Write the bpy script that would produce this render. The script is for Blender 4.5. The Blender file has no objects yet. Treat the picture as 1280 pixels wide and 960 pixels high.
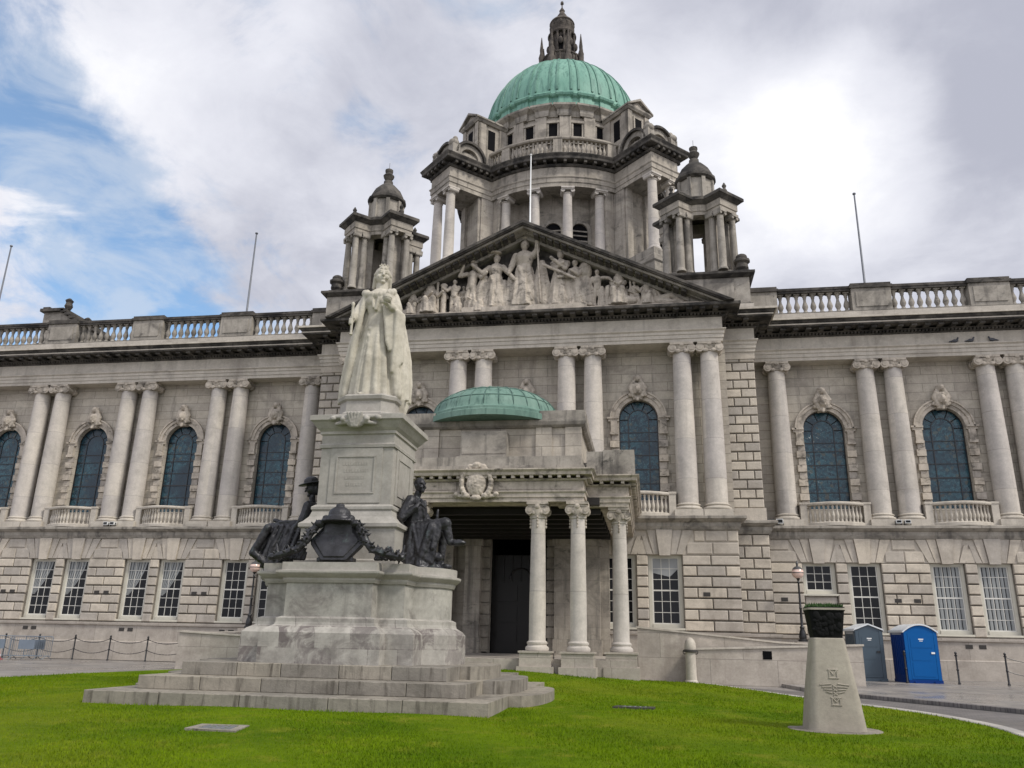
import bpy, bmesh, math, random
from mathutils import Matrix, Vector, Euler
from math import sin, cos, pi, radians, sqrt
random.seed(7)
SC = bpy.context.scene
COL = SC.collection

# ------------------------------------------------------------------ camera
def make_camera():
    yaw, pit, rol, f = -0.167, 0.304, 0.021, 1016.75
    cy, sy, cp, sp = cos(yaw), sin(yaw), cos(pit), sin(pit)
    fwd = Vector((sy*cp, cy*cp, sp)); right = Vector((cy, -sy, 0)); up = right.cross(fwd)
    r2 = cos(rol)*right + sin(rol)*up
    u2 = -sin(rol)*right + cos(rol)*up
    m = Matrix((r2, u2, -fwd)).transposed().to_4x4()
    m.translation = (5.833, -41.766, 1.45)
    cd = bpy.data.cameras.new('camera'); co = bpy.data.objects.new('camera', cd)
    cd.sensor_width = 36; cd.lens = f/1280*36; cd.clip_end = 3000; cd.clip_start = .1
    co.matrix_world = m
    COL.objects.link(co); SC.camera = co
make_camera()

# ------------------------------------------------------------------ world, sun, exposure
SUN_EL, SUN_AZ = radians(46), radians(116)      # azimuth from +y towards +x
def make_world():
    w = bpy.data.worlds.new('World'); SC.world = w; w.use_nodes = True
    nt = w.node_tree; N = nt.nodes; L = nt.links; N.clear()
    out = N.new('ShaderNodeOutputWorld'); bg = N.new('ShaderNodeBackground')
    bg.inputs['Strength'].default_value = 0.1
    sky = N.new('ShaderNodeTexSky'); sky.sky_type = 'NISHITA'; sky.sun_disc = False
    sky.sun_elevation = SUN_EL; sky.sun_rotation = SUN_AZ
    sky.air_density = 1.0; sky.dust_density = 2.0
    tc = N.new('ShaderNodeTexCoord')
    def math_(op, a, b=None, c=None):
        n = N.new('ShaderNodeMath'); n.operation = op
        for i, v in enumerate((a, b, c)):
            if v is None: continue
            if isinstance(v, (int, float)): n.inputs[i].default_value = v
            else: L.new(v, n.inputs[i])
        return n.outputs[0]
    def mixc(fac, a, b):
        n = N.new('ShaderNodeMix'); n.data_type = 'RGBA'
        for i, v in ((0, fac), (6, a), (7, b)):
            if isinstance(v, (int, float)): n.inputs[i].default_value = v
            elif isinstance(v, tuple): n.inputs[i].default_value = (*v, 1)
            else: L.new(v, n.inputs[i])
        return n.outputs[2]
    def sstep(x, lo, hi, a=0., b=1.):
        n = N.new('ShaderNodeMapRange'); n.interpolation_type = 'SMOOTHSTEP'
        L.new(x, n.inputs[0]); n.inputs[1].default_value = lo; n.inputs[2].default_value = hi
        n.inputs[3].default_value = a; n.inputs[4].default_value = b
        return n.outputs[0]
    sep = N.new('ShaderNodeSeparateXYZ'); L.new(tc.outputs['Generated'], sep.inputs[0])
    zc = math_('MAXIMUM', sep.outputs[2], .03)
    zz = math_('ADD', zc, .25)
    comb = N.new('ShaderNodeCombineXYZ')
    L.new(math_('DIVIDE', sep.outputs[0], zz), comb.inputs[0])
    L.new(math_('DIVIDE', sep.outputs[1], zz), comb.inputs[1])
    def noise(scale, detail, rough, dist=0., off=(0, 0, 0)):
        mp = N.new('ShaderNodeMapping'); mp.inputs['Location'].default_value = off
        L.new(comb.outputs[0], mp.inputs[0])
        n = N.new('ShaderNodeTexNoise'); n.inputs['Scale'].default_value = scale
        n.inputs['Detail'].default_value = detail; n.inputs['Roughness'].default_value = rough
        n.inputs['Distortion'].default_value = dist
        L.new(mp.outputs[0], n.inputs['Vector']); return n.outputs['Fac']
    def blob(d, lo, hi):                            # soft region of the sky round a world direction
        v = Vector(d).normalized()
        n = N.new('ShaderNodeVectorMath'); n.operation = 'DOT_PRODUCT'
        nn = N.new('ShaderNodeVectorMath'); nn.operation = 'NORMALIZE'
        L.new(tc.outputs['Generated'], nn.inputs[0]); L.new(nn.outputs[0], n.inputs[0])
        n.inputs[1].default_value = v
        return sstep(n.outputs['Value'], cos(radians(hi)), cos(radians(lo)))
    big = noise(2.0, 7, .55, .3, (1.3, .4, 0)); fine = noise(5.5, 9, .6, .4, (4.1, 2.2, 0))
    shade = noise(1.7, 6, .52, .5, (7.7, 3.1, 0))
    brk = noise(4.2, 10, .62, .6, (2.2, 5.4, 0)); wisp = noise(11, 8, .6, .3, (6.4, 1.2, 0))
    cov = math_('ADD', math_('ADD', math_('MULTIPLY', big, .35), math_('MULTIPLY', brk, .50)), math_('MULTIPLY', wisp, .15))
    for d, lo, hi, wt in SKY_BLUE:
        cov = math_('SUBTRACT', cov, math_('MULTIPLY', blob(d, lo, hi), wt))
    cloud = sstep(cov, .33, .475)
    lum = math_('ADD', math_('ADD', math_('MULTIPLY', shade, .85), math_('MULTIPLY', fine, .45)), math_('MULTIPLY', brk, .42))
    for d, lo, hi, wt in SKY_GLOW:
        lum = math_('ADD', lum, math_('MULTIPLY', blob(d, lo, hi), wt))
    t = sstep(lum, .58, 1.08)
    ccol = mixc(t, (4.6, 4.75, 5.6), (7.7, 7.8, 8.5))
    ccol = mixc(sstep(lum, .98, 1.45), ccol, (10.6, 10.6, 10.8))
    # unseen cloud overhead and behind the viewer is brightened, added to light the building
    up = sstep(sep.outputs[1], -.75, .25, 1.6, 1.0)
    vm = N.new('ShaderNodeVectorMath'); vm.operation = 'SCALE'; L.new(ccol, vm.inputs[0]); L.new(up, vm.inputs['Scale'])
    skyb = N.new('ShaderNodeVectorMath'); skyb.operation = 'MULTIPLY'; L.new(sky.outputs[0], skyb.inputs[0]); skyb.inputs[1].default_value = (1.3, 1.75, 1.95)
    veil = math_('MULTIPLY_ADD', sstep(fine, .38, .62), .5, .14)
    thin = mixc(veil, skyb.outputs[0], (6.3, 6.9, 7.8))
    fin = mixc(cloud, thin, vm.outputs[0])
    L.new(fin, bg.inputs['Color']); L.new(bg.outputs[0], out.inputs[0])
    w.cycles.sampling_method = 'MANUAL'; w.cycles.sample_map_resolution = 512
# regions (world direction, inner deg, outer deg, weight), read from the photograph's sky
SKY_BLUE = [((-.70, .58, .42), 4, 25, .118), ((-.605, .60, .52), 1, 7, .06), ((-.605, .654, .455), 1, 6, .07), ((-.56, .74, .36), 1, 9, .05), ((-.496, .787, .367), 1, 9, .07),
            ((-.299, .784, .543), 0, 5, .12), ((-.386, .699, .602), 0, 4, .10), ((-.47, .68, .56), 2, 9, -.05), ((.25, .83, .47), 6, 22, -.09), ((-.626, .672, .396), 1, 5, -.10)]
SKY_GLOW = [((.095, .842, .531), 1, 10, .36), ((.222, .825, .52), 1, 8, .30), ((.25, .79, .56), 0, 5, .12), ((-.626, .672, .396), 0, 5, .15), ((-.45, .66, .60), 0, 9, .12), ((.358, .77, .528), 0, 9, -.20), ((.40, .82, .40), 0, 12, -.16), ((-.205, .731, .651), 0, 10, -.12), ((.078, .74, .67), 0, 9, -.10)]
make_world()
def make_sun():
    ld = bpy.data.lights.new('sun', 'SUN'); lo = bpy.data.objects.new('sun', ld)
    ld.energy = 2.6; ld.angle = radians(12); ld.color = (1, .955, .88)
    d = Vector((sin(SUN_AZ)*cos(SUN_EL), cos(SUN_AZ)*cos(SUN_EL), sin(SUN_EL)))
    lo.rotation_euler = d.to_track_quat('Z', 'Y').to_euler(); lo.location = (30, -30, 60)
    COL.objects.link(lo)
make_sun()
SC.view_settings.view_transform = 'Standard'; SC.view_settings.look = 'None'
SC.view_settings.gamma = 1; SC.view_settings.use_curve_mapping = False
SC.view_settings.exposure = 0.10
SC.cycles.max_bounces = 6; SC.cycles.diffuse_bounces = 2; SC.cycles.glossy_bounces = 2

# ------------------------------------------------------------------ materials
MATS = {}
class NT:
    def __init__(s, name):
        s.m = bpy.data.materials.new(name); s.m.use_nodes = True
        s.N = s.m.node_tree.nodes; s.L = s.m.node_tree.links
        s.b = s.N['Principled BSDF']; MATS[name] = s.m
        s.pos = s.N.new('ShaderNodeNewGeometry').outputs['Position']
    def map(s, sc=(1, 1, 1), loc=(0, 0, 0), src=None):
        n = s.N.new('ShaderNodeMapping'); n.inputs['Scale'].default_value = sc; n.inputs['Location'].default_value = loc
        s.L.new(src or s.pos, n.inputs[0]); return n.outputs[0]
    def noise(s, scale, detail=5, rough=.55, sc=(1, 1, 1), dist=0, loc=(0, 0, 0), col=False):
        n = s.N.new('ShaderNodeTexNoise'); n.inputs['Scale'].default_value = scale; n.inputs['Detail'].default_value = detail
        n.inputs['Roughness'].default_value = rough; n.inputs['Distortion'].default_value = dist
        s.L.new(s.map(sc, loc), n.inputs['Vector']); return n.outputs['Color' if col else 'Fac']
    def ss(s, x, lo, hi, a=0., b=1.):
        n = s.N.new('ShaderNodeMapRange'); n.interpolation_type = 'SMOOTHSTEP'; s.L.new(x, n.inputs[0])
        for i, v in enumerate((lo, hi, a, b)): n.inputs[i+1].default_value = v
        return n.outputs[0]
    def mth(s, op, a, b=None):
        n = s.N.new('ShaderNodeMath'); n.operation = op
        for i, v in enumerate((a, b)):
            if v is None: continue
            if isinstance(v, (int, float)): n.inputs[i].default_value = v
            else: s.L.new(v, n.inputs[i])
        return n.outputs[0]
    def mix(s, fac, a, b, mode='MIX'):
        n = s.N.new('ShaderNodeMix'); n.data_type = 'RGBA'; n.blend_type = mode
        for i, v in ((0, fac), (6, a), (7, b)):
            if isinstance(v, (int, float)): n.inputs[i].default_value = v
            elif isinstance(v, tuple): n.inputs[i].default_value = (*v, 1)
            else: s.L.new(v, n.inputs[i])
        return n.outputs[2]
    def attr(s, name):
        n = s.N.new('ShaderNodeAttribute'); n.attribute_name = name; return n.outputs['Fac']
    def sep(s, src=None):
        n = s.N.new('ShaderNodeSeparateXYZ'); s.L.new(src or s.pos, n.inputs[0]); return n.outputs
    def comb(s, x, y, z=None):
        n = s.N.new('ShaderNodeCombineXYZ')
        for i, v in enumerate((x, y, z)):
            if v is not None: s.L.new(v, n.inputs[i])
        return n.outputs[0]
    def bump(s, h, strength=.3, dist=.02):
        n = s.N.new('ShaderNodeBump'); n.inputs['Strength'].default_value = strength; n.inputs['Distance'].default_value = dist
        s.L.new(h, n.inputs['Height']); s.L.new(n.outputs[0], s.b.inputs['Normal'])
    def fin(s, col, rough=.8, spec=.3, metal=0):
        if isinstance(col, tuple): s.b.inputs['Base Color'].default_value = (*col, 1)
        else: s.L.new(col, s.b.inputs['Base Color'])
        if isinstance(rough, (int, float)): s.b.inputs['Roughness'].default_value = rough
        else: s.L.new(rough, s.b.inputs['Roughness'])
        s.b.inputs['Specular IOR Level'].default_value = spec; s.b.inputs['Metallic'].default_value = metal
        return s.m

def stone(name, c0, c1, stain, amt, streak=.5, sfreq=2.6, joints=None, drum=None, bump=.35, soot=None, scale=1., cells=None):
    t = NT(name)
    col = t.mix(t.ss(t.noise(1.3*scale, 6, .6), .3, .7), c0, c1)
    tone = t.attr('tone')
    col = t.mix(1., col, t.mix(tone, (.80, .80, .82), (1.18, 1.15, 1.10)), 'MULTIPLY')
    if joints:                                       # fine ashlar joints
        w, h, k = joints
        p = t.sep()
        br = t.N.new('ShaderNodeTexBrick'); br.inputs['Scale'].default_value = 1
        br.inputs['Brick Width'].default_value = w; br.inputs['Row Height'].default_value = h
        br.inputs['Mortar Size'].default_value = .012; br.inputs['Mortar Smooth'].default_value = .3
        br.inputs['Color1'].default_value = (1.06, 1.05, 1.02, 1); br.inputs['Color2'].default_value = (.88, .87, .86, 1)
        br.inputs['Mortar'].default_value = (k, k, k, 1)
        t.L.new(t.comb(t.mth('ADD', p[0], t.mth('MULTIPLY', p[1], 1.0)), p[2]), br.inputs['Vector'])
        col = t.mix(1., col, br.outputs['Color'], 'MULTIPLY')
    if drum:                                         # joints between column drums
        z = t.sep()[2]
        fr = t.mth('FRACT', t.mth('DIVIDE', t.mth('ADD', z, drum[1]), drum[0]))
        ln = t.mth('LESS_THAN', fr, .02/drum[0])
        col = t.mix(t.mth('MULTIPLY', ln, .45), col, (.12, .11, .1))
        cell = t.mth('FLOOR', t.mth('DIVIDE', t.mth('ADD', z, drum[1]), drum[0]))
        wn = t.N.new('ShaderNodeTexWhiteNoise'); wn.noise_dimensions = '3D'
        p = t.sep(); t.L.new(t.comb(t.mth('ROUND', t.mth('DIVIDE', p[0], 1.34)), cell), wn.inputs['Vector'])
        col = t.mix(1., col, t.mix(wn.outputs['Value'], (.93, .93, .95), (1.07, 1.06, 1.03)), 'MULTIPLY')
    if streak:                                       # rain streaks run down
        sn = t.noise(1.0, 6, .62, (sfreq, sfreq, .085*sfreq), .3)
        col = t.mix(t.mth('MULTIPLY', t.ss(sn, .5, .72), streak), col, stain)
    pn = t.noise(.55*scale, 8, .66, (1, 1, 1.25), .6, (5, 2, 9))
    col = t.mix(t.mth('MULTIPLY', t.ss(pn, .5, .68), amt), col, stain)
    if cells:                                        # some blocks far more stained than others
        br2 = t.N.new('ShaderNodeTexBrick'); br2.inputs['Scale'].default_value = 1
        br2.inputs['Brick Width'].default_value = cells[0]; br2.inputs['Row Height'].default_value = cells[1]; br2.inputs['Mortar Size'].default_value = .008
        br2.inputs['Color1'].default_value = (0, 0, 0, 1); br2.inputs['Color2'].default_value = (1, 1, 1, 1); br2.inputs['Mortar'].default_value = (.9, .9, .9, 1)
        p2 = t.sep(); t.L.new(t.comb(t.mth('ADD', p2[0], t.mth('MULTIPLY', p2[1], .7)), t.mth('ADD', p2[2], .13)), br2.inputs['Vector'])
        bf = t.mth('MULTIPLY', t.ss(br2.outputs['Color'], .45, .9), t.ss(t.noise(2.6, 8, .7, dist=1.2, loc=(3, 9, 4)), .36, .6))
        col = t.mix(t.mth('MULTIPLY', bf, .85), col, (.12, .10, .097))
    if soot:                                         # black crust in ragged patches
        pn2 = t.noise(1.1*scale, 9, .7, (1, 1, 1.6), .4, (1, 8, 3))
        col = t.mix(t.mth('MULTIPLY', t.ss(pn2, soot[0], soot[0]+.14), soot[1]), col, (.022, .021, .02))
    fine = t.noise(14, 6, .7)
    col = t.mix(1., col, t.mix(fine, (.74, .74, .75), (1.24, 1.23, 1.22)), 'MULTIPLY')
    mid = t.noise(3.2, 8, .7, (1, 1, 1.4), .2, (7, 7, 1))
    col = t.mix(1., col, t.mix(mid, (.76, .755, .75), (1.22, 1.215, 1.21)), 'MULTIPLY')
    t.bump(t.mth('ADD', t.noise(30, 4, .7), t.mth('MULTIPLY', t.noise(5, 5, .6), 1.5)), bump, .012)
    return t.fin(col, .85, .25)
stone('stone', (.455, .42, .36), (.525, .49, .425), (.22, .195, .165), .42, .4)
stone('ashlar', (.425, .39, .335), (.495, .46, .395), (.20, .18, .155), .5, .45, joints=(1.5, .46, .42))
stone('rustic', (.45, .41, .345), (.52, .475, .405), (.23, .20, .165), .4, .3, bump=.6)
stone('shaft', (.45, .425, .385), (.52, .49, .445), (.26, .24, .215), .35, .3, drum=(1.9, .8))
stone('plinth', (.37, .34, .30), (.45, .415, .37), (.24, .205, .175), .5, .3, joints=(2.4, .9, .6))
stone('carved', (.40, .36, .30), (.52, .47, .40), (.085, .076, .066), .6, .5, soot=(.54, .7), scale=2)
stone('weathered', (.25, .232, .20), (.37, .345, .30), (.09, .083, .074), .75, .8, soot=(.56, .7))
stone('drumstone', (.33, .305, .265), (.42, .39, .34), (.10, .092, .08), .6, .7, soot=(.58, .65), joints=(1.2, .5, .75))
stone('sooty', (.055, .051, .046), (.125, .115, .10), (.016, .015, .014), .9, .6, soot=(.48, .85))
stone('lantern', (.055, .048, .042), (.125, .11, .093), (.028, .025, .022), .7, .5, scale=2)
stone('marble', (.43, .405, .335), (.52, .495, .42), (.20, .18, .14), .4, .45, bump=.15, scale=1.5)
stone('pedestal', (.30, .29, .26), (.38, .365, .33), (.30, .275, .24), .5, .4, bump=.25, scale=1.5)
stone('stainedmarble', (.31, .30, .27), (.42, .405, .365), (.13, .115, .105), .55, .4, bump=.25, scale=2.2, cells=(.8, .44))
stone('diestone', (.29, .285, .255), (.39, .38, .34), (.125, .11, .10), .7, .4, bump=.25, scale=2.2)
stone('stepstone', (.225, .21, .175), (.30, .275, .23), (.075, .065, .052), .45, .85, 7.5, bump=.6)
stone('pillarstone', (.29, .265, .22), (.35, .325, .27), (.30, .27, .22), .35, .3, bump=.3)

def paving(name, c0, c1, w, h, rough, mortar=.45, sc=1.):
    t = NT(name)
    br = t.N.new('ShaderNodeTexBrick'); br.inputs['Scale'].default_value = sc
    br.inputs['Brick Width'].default_value = w; br.inputs['Row Height'].default_value = h
    br.inputs['Mortar Size'].default_value = .012; br.inputs['Mortar'].default_value = (mortar,)*3+(1,)
    br.inputs['Color1'].default_value = (1.1, 1.08, 1.05, 1); br.inputs['Color2'].default_value = (.82, .82, .84, 1)
    t.L.new(t.pos, br.inputs['Vector'])
    col = t.mix(t.ss(t.noise(.5, 7, .65), .3, .7), c0, c1)
    col = t.mix(1., col, br.outputs['Color'], 'MULTIPLY')
    wet = t.ss(t.noise(.22, 6, .6, loc=(3, 3, 0)), .38, .6)
    t.bump(t.mth('ADD', br.outputs['Fac'], t.noise(20, 4)), -.2, .01)
    return t.fin(col, t.ss(wet, 0, 1, rough, rough+.3), .5)
paving('paving', (.20, .185, .17), (.29, .27, .25), .9, .6, .22)
paving('setts', (.13, .12, .115), (.20, .185, .175), .22, .12, .35, .5)
paving('kerbstone', (.36, .34, .31), (.43, .41, .37), 1.2, 1.2, .5)

def grass_mat(name, bl=False):
    t = NT(name)
    a = t.ss(t.noise(.42, 7, .68), .32, .68); b = t.noise(9, 6, .72); c = t.noise(60, 3, .7, (1, 1, 1))
    col = t.mix(a, (.072, .138, .003), (.128, .205, .004))
    col = t.mix(t.ss(t.noise(1.4, 6, .7, loc=(3, 1, 0)), .5, .74), col, (.19, .22, .02))
    col = t.mix(t.mth('MULTIPLY', t.ss(t.noise(.16, 5, .6, loc=(9, 2, 0)), .45, .68), .55), col, (.17, .21, .012))
    col = t.mix(t.mth('MULTIPLY', t.ss(t.noise(2.2, 6, .75, loc=(1, 8, 0)), .60, .74), .5), col, (.05, .10, .008))
    col = t.mix(1., col, t.mix(b, (.62, .66, .55), (1.42, 1.34, 1.4)), 'MULTIPLY')
    col = t.mix(1., col, t.mix(c, (.55, .6, .5), (1.5, 1.42, 1.5)), 'MULTIPLY')
    if not bl: t.bump(t.mth('ADD', c, b), .8, .05)
    return t.fin(col, .85, .06)
grass_mat('grass'); grass_mat('blades', True)
def copper(name, c0, c1, dk):
    t = NT(name)
    col = t.mix(t.ss(t.noise(.8, 7, .62, (1, 1, .35), .3), .3, .7), c0, c1)
    col = t.mix(t.mth('MULTIPLY', t.ss(t.noise(1.6, 7, .68, (2.4, 2.4, .3), .3, (2, 2, 2)), .48, .66), .8), col, dk)
    col = t.mix(1., col, t.mix(t.noise(12, 4, .7), (.86, .87, .87), (1.13, 1.12, 1.12)), 'MULTIPLY')
    t.bump(t.noise(6, 4, .6), .12, .03)
    return t.fin(col, .6, .35)
copper('copper', (.125, .275, .21), (.20, .37, .285), (.06, .15, .12))
copper('copper_dark', (.10, .185, .145), (.19, .29, .235), (.05, .105, .082))
copper('copper_rib', (.095, .215, .165), (.15, .29, .22), (.05, .12, .095))
copper('copper_seam', (.06, .12, .095), (.09, .16, .13), (.02, .05, .04))
def bronze():
    t = NT('bronze')
    col = t.mix(t.ss(t.noise(3, 6, .65), .35, .7), (.016, .0155, .017), (.045, .044, .048))
    col = t.mix(t.mth('MULTIPLY', t.ss(t.noise(5, 6, .7, (1, 1, .6), loc=(4, 0, 2)), .56, .72), .5), col, (.10, .135, .125))
    t.bump(t.noise(18, 5, .6), .3, .02)
    t.fin(col, t.ss(t.noise(4, 4), .3, .7, .34, .58), .5, .35)
bronze()
def plain(name, col, rough=.5, spec=.4, metal=0, var=.18, sc=3., bump=0):
    t = NT(name)
    n = t.noise(sc, 6, .65)
    c = t.mix(1., t.mix(0., col, col), t.mix(n, (1-var,)*3, (1+var,)*3), 'MULTIPLY')
    if bump: t.bump(t.noise(25, 4), bump, .01)
    return t.fin(c, rough, spec, metal)
plain('black_iron', (.012, .012, .013), .4, .5)
plain('white_paint', (.62, .60, .54), .55)
plain('planter_black', (.008, .008, .008), .8, .12)
plain('cream_paint', (.55, .52, .43), .6)
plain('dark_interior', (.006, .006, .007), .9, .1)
plain('vent_metal', (.05, .045, .04), .7)
plain('galvanised', (.20, .235, .27), .38, .5, .6)
plain('pole_white', (.72, .72, .70), .4)
plain('pole_grey', (.14, .15, .17), .45)
plain('blue_plastic', (.001, .083, .28), .5, .15, 0, .12, 2)
plain('blue_dark_plastic', (.002, .03, .16), .5, .15, 0, .12, 2)
plain('slate_plastic', (.042, .066, .088), .42, .5, 0, .15, 2)
plain('roof_plastic', (.60, .62, .63), .45)
plain('lamp_glass', (.72, .52, .44), .15, .6)
plain('lamp_top', (.07, .07, .07), .4)
plain('planting', (.035, .075, .02), .8, .2, 0, .5, 20)
plain('red_plastic', (.38, .03, .04), .5)
plain('orange_marks', (.55, .16, .12), .5)
plain('lead', (.15, .155, .16), .6)
plain('pigeon_feather', (.07, .072, .08), .7)
plain('ceiling_shade', (.016, .013, .011), .6)
plain('door_wood', (.012, .010, .009), .4)
plain('kerb_shade', (.03, .03, .03), .5)
stone('joint_stone', (.16, .145, .122), (.23, .21, .18), (.05, .045, .04), .5, .3)  # darker stone set back behind the block joints
plain('soil', (.03, .025, .02), .9)
def glass():
    t = NT('stained_glass')
    vo = t.N.new('ShaderNodeTexVoronoi'); vo.inputs['Scale'].default_value = 7
    t.L.new(t.pos, vo.inputs['Vector'])
    p = t.sep(vo.outputs['Color'])
    col = t.mix(p[0], (.005, .02, .034), (.026, .085, .11))
    col = t.mix(t.mth('MULTIPLY', t.mth('GREATER_THAN', t.noise(16, 3, .6), .6), .5), col, (.12, .20, .21))
    col = t.mix(t.mth('MULTIPLY', t.mth('GREATER_THAN', p[1], .93), .35), col, (.12, .09, .04))
    col = t.mix(t.ss(t.noise(.5, 3), .45, .65), col, (.012, .03, .045))
    t.bump(t.mth('ADD', p[2], t.noise(9, 3)), .5, .015)
    t.fin(col, .2, .42)
    t = NT('pane'); n = t.noise(2.5, 3)
    col = t.mix(n, (.004, .004, .005), (.010, .011, .011)); t.bump(t.noise(1.2, 2), .05, .02); t.fin(col, .08, .22)
    t = NT('curtain'); w = t.noise(3, 3, .5, (6, 6, .2))
    t.fin(t.mix(w, (.13, .14, .14), (.42, .43, .42)), .8, .2)
    t = NT('blind'); t.fin(t.mix(t.noise(2, 3), (.26, .27, .27), (.36, .37, .37)), .7, .3)
glass()
M = MATS

# ------------------------------------------------------------------ mesh builder
class MB:
    def __init__(s, T=None):
        s.v = []; s.f = []; s.tone = []; s.T = T or Matrix.Identity(4); s.t = .5
    def add(s, vs, fs):
        n = len(s.v)
        s.v += [tuple(s.T @ Vector(p)) for p in vs]
        s.f += [tuple(i+n for i in f) for f in fs]; s.tone += [s.t]*len(fs)
    def box(s, x0, x1, y0, y1, z0, z1):
        s.add([(x0, y0, z0), (x1, y0, z0), (x1, y1, z0), (x0, y1, z0), (x0, y0, z1), (x1, y0, z1), (x1, y1, z1), (x0, y1, z1)],
              [(0, 3, 2, 1), (4, 5, 6, 7), (0, 1, 5, 4), (1, 2, 6, 5), (2, 3, 7, 6), (3, 0, 4, 7)])
    def cbox(s, x0, x1, y0, y1, z0, z1, c=.02):        # front (-y) edges chamfered
        s.add([(x0, y0+c, z0), (x1, y0+c, z0), (x1, y1, z0), (x0, y1, z0), (x0, y0+c, z1), (x1, y0+c, z1), (x1, y1, z1), (x0, y1, z1),
               (x0+c, y0, z0+c), (x1-c, y0, z0+c), (x1-c, y0, z1-c), (x0+c, y0, z1-c)],
              [(0, 3, 2, 1), (4, 5, 6, 7), (1, 2, 6, 5), (2, 3, 7, 6), (3, 0, 4, 7), (8, 9, 10, 11), (0, 1, 9, 8), (1, 5, 10, 9), (5, 4, 11, 10), (4, 0, 8, 11)])
    def prism(s, poly, z0, z1):
        n = len(poly)
        s.add([(x, y, z0) for x, y in poly]+[(x, y, z1) for x, y in poly],
              [tuple(range(n))[::-1], tuple(range(n, 2*n))]+[(i, (i+1) % n, n+(i+1) % n, n+i) for i in range(n)])
    def xz(s, poly, y0, y1):
        n = len(poly)
        s.add([(x, y0, z) for x, z in poly]+[(x, y1, z) for x, z in poly],
              [tuple(range(n)), tuple(range(n, 2*n))[::-1]]+[(i, n+i, n+(i+1) % n, (i+1) % n) for i in range(n)])
    def yz(s, poly, x0, x1):
        n = len(poly)
        s.add([(x0, y, z) for y, z in poly]+[(x1, y, z) for y, z in poly],
              [tuple(range(n)), tuple(range(n, 2*n))[::-1]]+[(i, n+i, n+(i+1) % n, (i+1) % n) for i in range(n)])
    def lathe(s, prof, n=24, c=(0, 0), a0=0, a1=2*pi, mod=None):
        full = abs(a1-a0-2*pi) < 1e-6; m = n if full else n+1
        vs = []
        for r, z in prof:
            for i in range(m):
                a = a0+(a1-a0)*i/n; k = mod(a, z) if mod else 1
                vs.append((c[0]+r*k*cos(a), c[1]+r*k*sin(a), z))
        fs = []
        for j in range(len(prof)-1):
            for i in range(n):
                i2 = (i+1) % m
                fs.append((j*m+i, j*m+i2, (j+1)*m+i2, (j+1)*m+i))
        if full:
            fs.append(tuple(range(m))[::-1]); fs.append(tuple(range((len(prof)-1)*m, len(prof)*m)))
        s.add(vs, fs)
    def mould(s, path, prof, closed=False):
        """sweep a closed (offset, z) outline along a plan path; positive offset is to the right of travel"""
        n = len(path); P = [Vector(p) for p in path]; k = len(prof); vs = []
        for i in range(n):
            def nrm(a, b):
                d = (b-a).normalized(); return Vector((d.y, -d.x))
            if closed: n1 = nrm(P[i-1], P[i]); n2 = nrm(P[i], P[(i+1) % n])
            else:
                n1 = nrm(P[max(i-1, 0)], P[max(i, 1)]) if i else nrm(P[0], P[1])
                n2 = nrm(P[i], P[i+1]) if i < n-1 else n1
            m = (n1+n2)/max(.15, 1+n1.dot(n2))
            for o, z in prof: vs.append((P[i].x+m.x*o, P[i].y+m.y*o, z))
        fs = []
        for i in range(n if closed else n-1):
            a = i*k; b = ((i+1) % n)*k
            for j in range(k): fs.append((a+j, b+j, b+(j+1) % k, a+(j+1) % k))
        if not closed: fs += [tuple(range(k))[::-1], tuple(range((n-1)*k, n*k))]
        s.add(vs, fs)
    def along(s, path, step, size, off, z0, z1, closed=False, skip=.0):
        """small blocks (dentils, modillions) along a plan path"""
        P = [Vector(p) for p in path]; n = len(P)
        for i in range(n if closed else n-1):
            a, b = P[i], P[(i+1) % n]; d = b-a; Ln = d.length
            if Ln < size: continue
            d.normalize(); nr = Vector((d.y, -d.x)); c = max(1, int(Ln/step)); st = Ln/c
            for q in range(c):
                p = a+d*(st*(q+.5))
                w = size/2
                c4 = [p-d*w+nr*off[0], p+d*w+nr*off[0], p+d*w+nr*off[1], p-d*w+nr*off[1]]
                s.prism([(x.x, x.y) for x in c4], z0, z1)
    def tube(s, pts, r, n=8, cap=True):
        P = [Vector(p) for p in pts]; R = r if isinstance(r, (list, tuple)) else [r]*len(P); vs = []
        ref = Vector((0, 0, 1)); 
        for i, p in enumerate(P):
            d = (P[min(i+1, len(P)-1)]-P[max(i-1, 0)]).normalized()
            rf = ref if abs(d.dot(ref)) < .95 else Vector((1, 0, 0))
            u = d.cross(rf).normalized(); w = u.cross(d)
            for j in range(n):
                a = 2*pi*j/n; vs.append(tuple(p+R[i]*(cos(a)*u+sin(a)*w)))
        fs = [(i*n+j, i*n+(j+1) % n, (i+1)*n+(j+1) % n, (i+1)*n+j) for i in range(len(P)-1) for j in range(n)]
        if cap: fs += [tuple(range(n))[::-1], tuple(range((len(P)-1)*n, len(P)*n))]
        s.add(vs, fs)
    def ell(s, c, r, n=12, m=8, rot=None):
        Rm = rot.to_matrix() if rot else Matrix.Identity(3); c = Vector(c); vs = []; fs = []
        for i in range(1, m):
            t = pi*i/m
            for j in range(n):
                a = 2*pi*j/n
                vs.append(tuple(c+Rm @ Vector((r[0]*sin(t)*cos(a), r[1]*sin(t)*sin(a), r[2]*cos(t)))))
        vs += [tuple(c+Rm @ Vector((0, 0, r[2]))), tuple(c-Rm @ Vector((0, 0, r[2])))]
        T, B = len(vs)-2, len(vs)-1
        for i in range(m-2):
            for j in range(n): fs.append((i*n+j, (i+1)*n+j, (i+1)*n+(j+1) % n, i*n+(j+1) % n))
        for j in range(n):
            fs.append((T, j, (j+1) % n)); fs.append((B, (m-2)*n+(j+1) % n, (m-2)*n+j))
        s.add(vs, fs)
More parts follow.
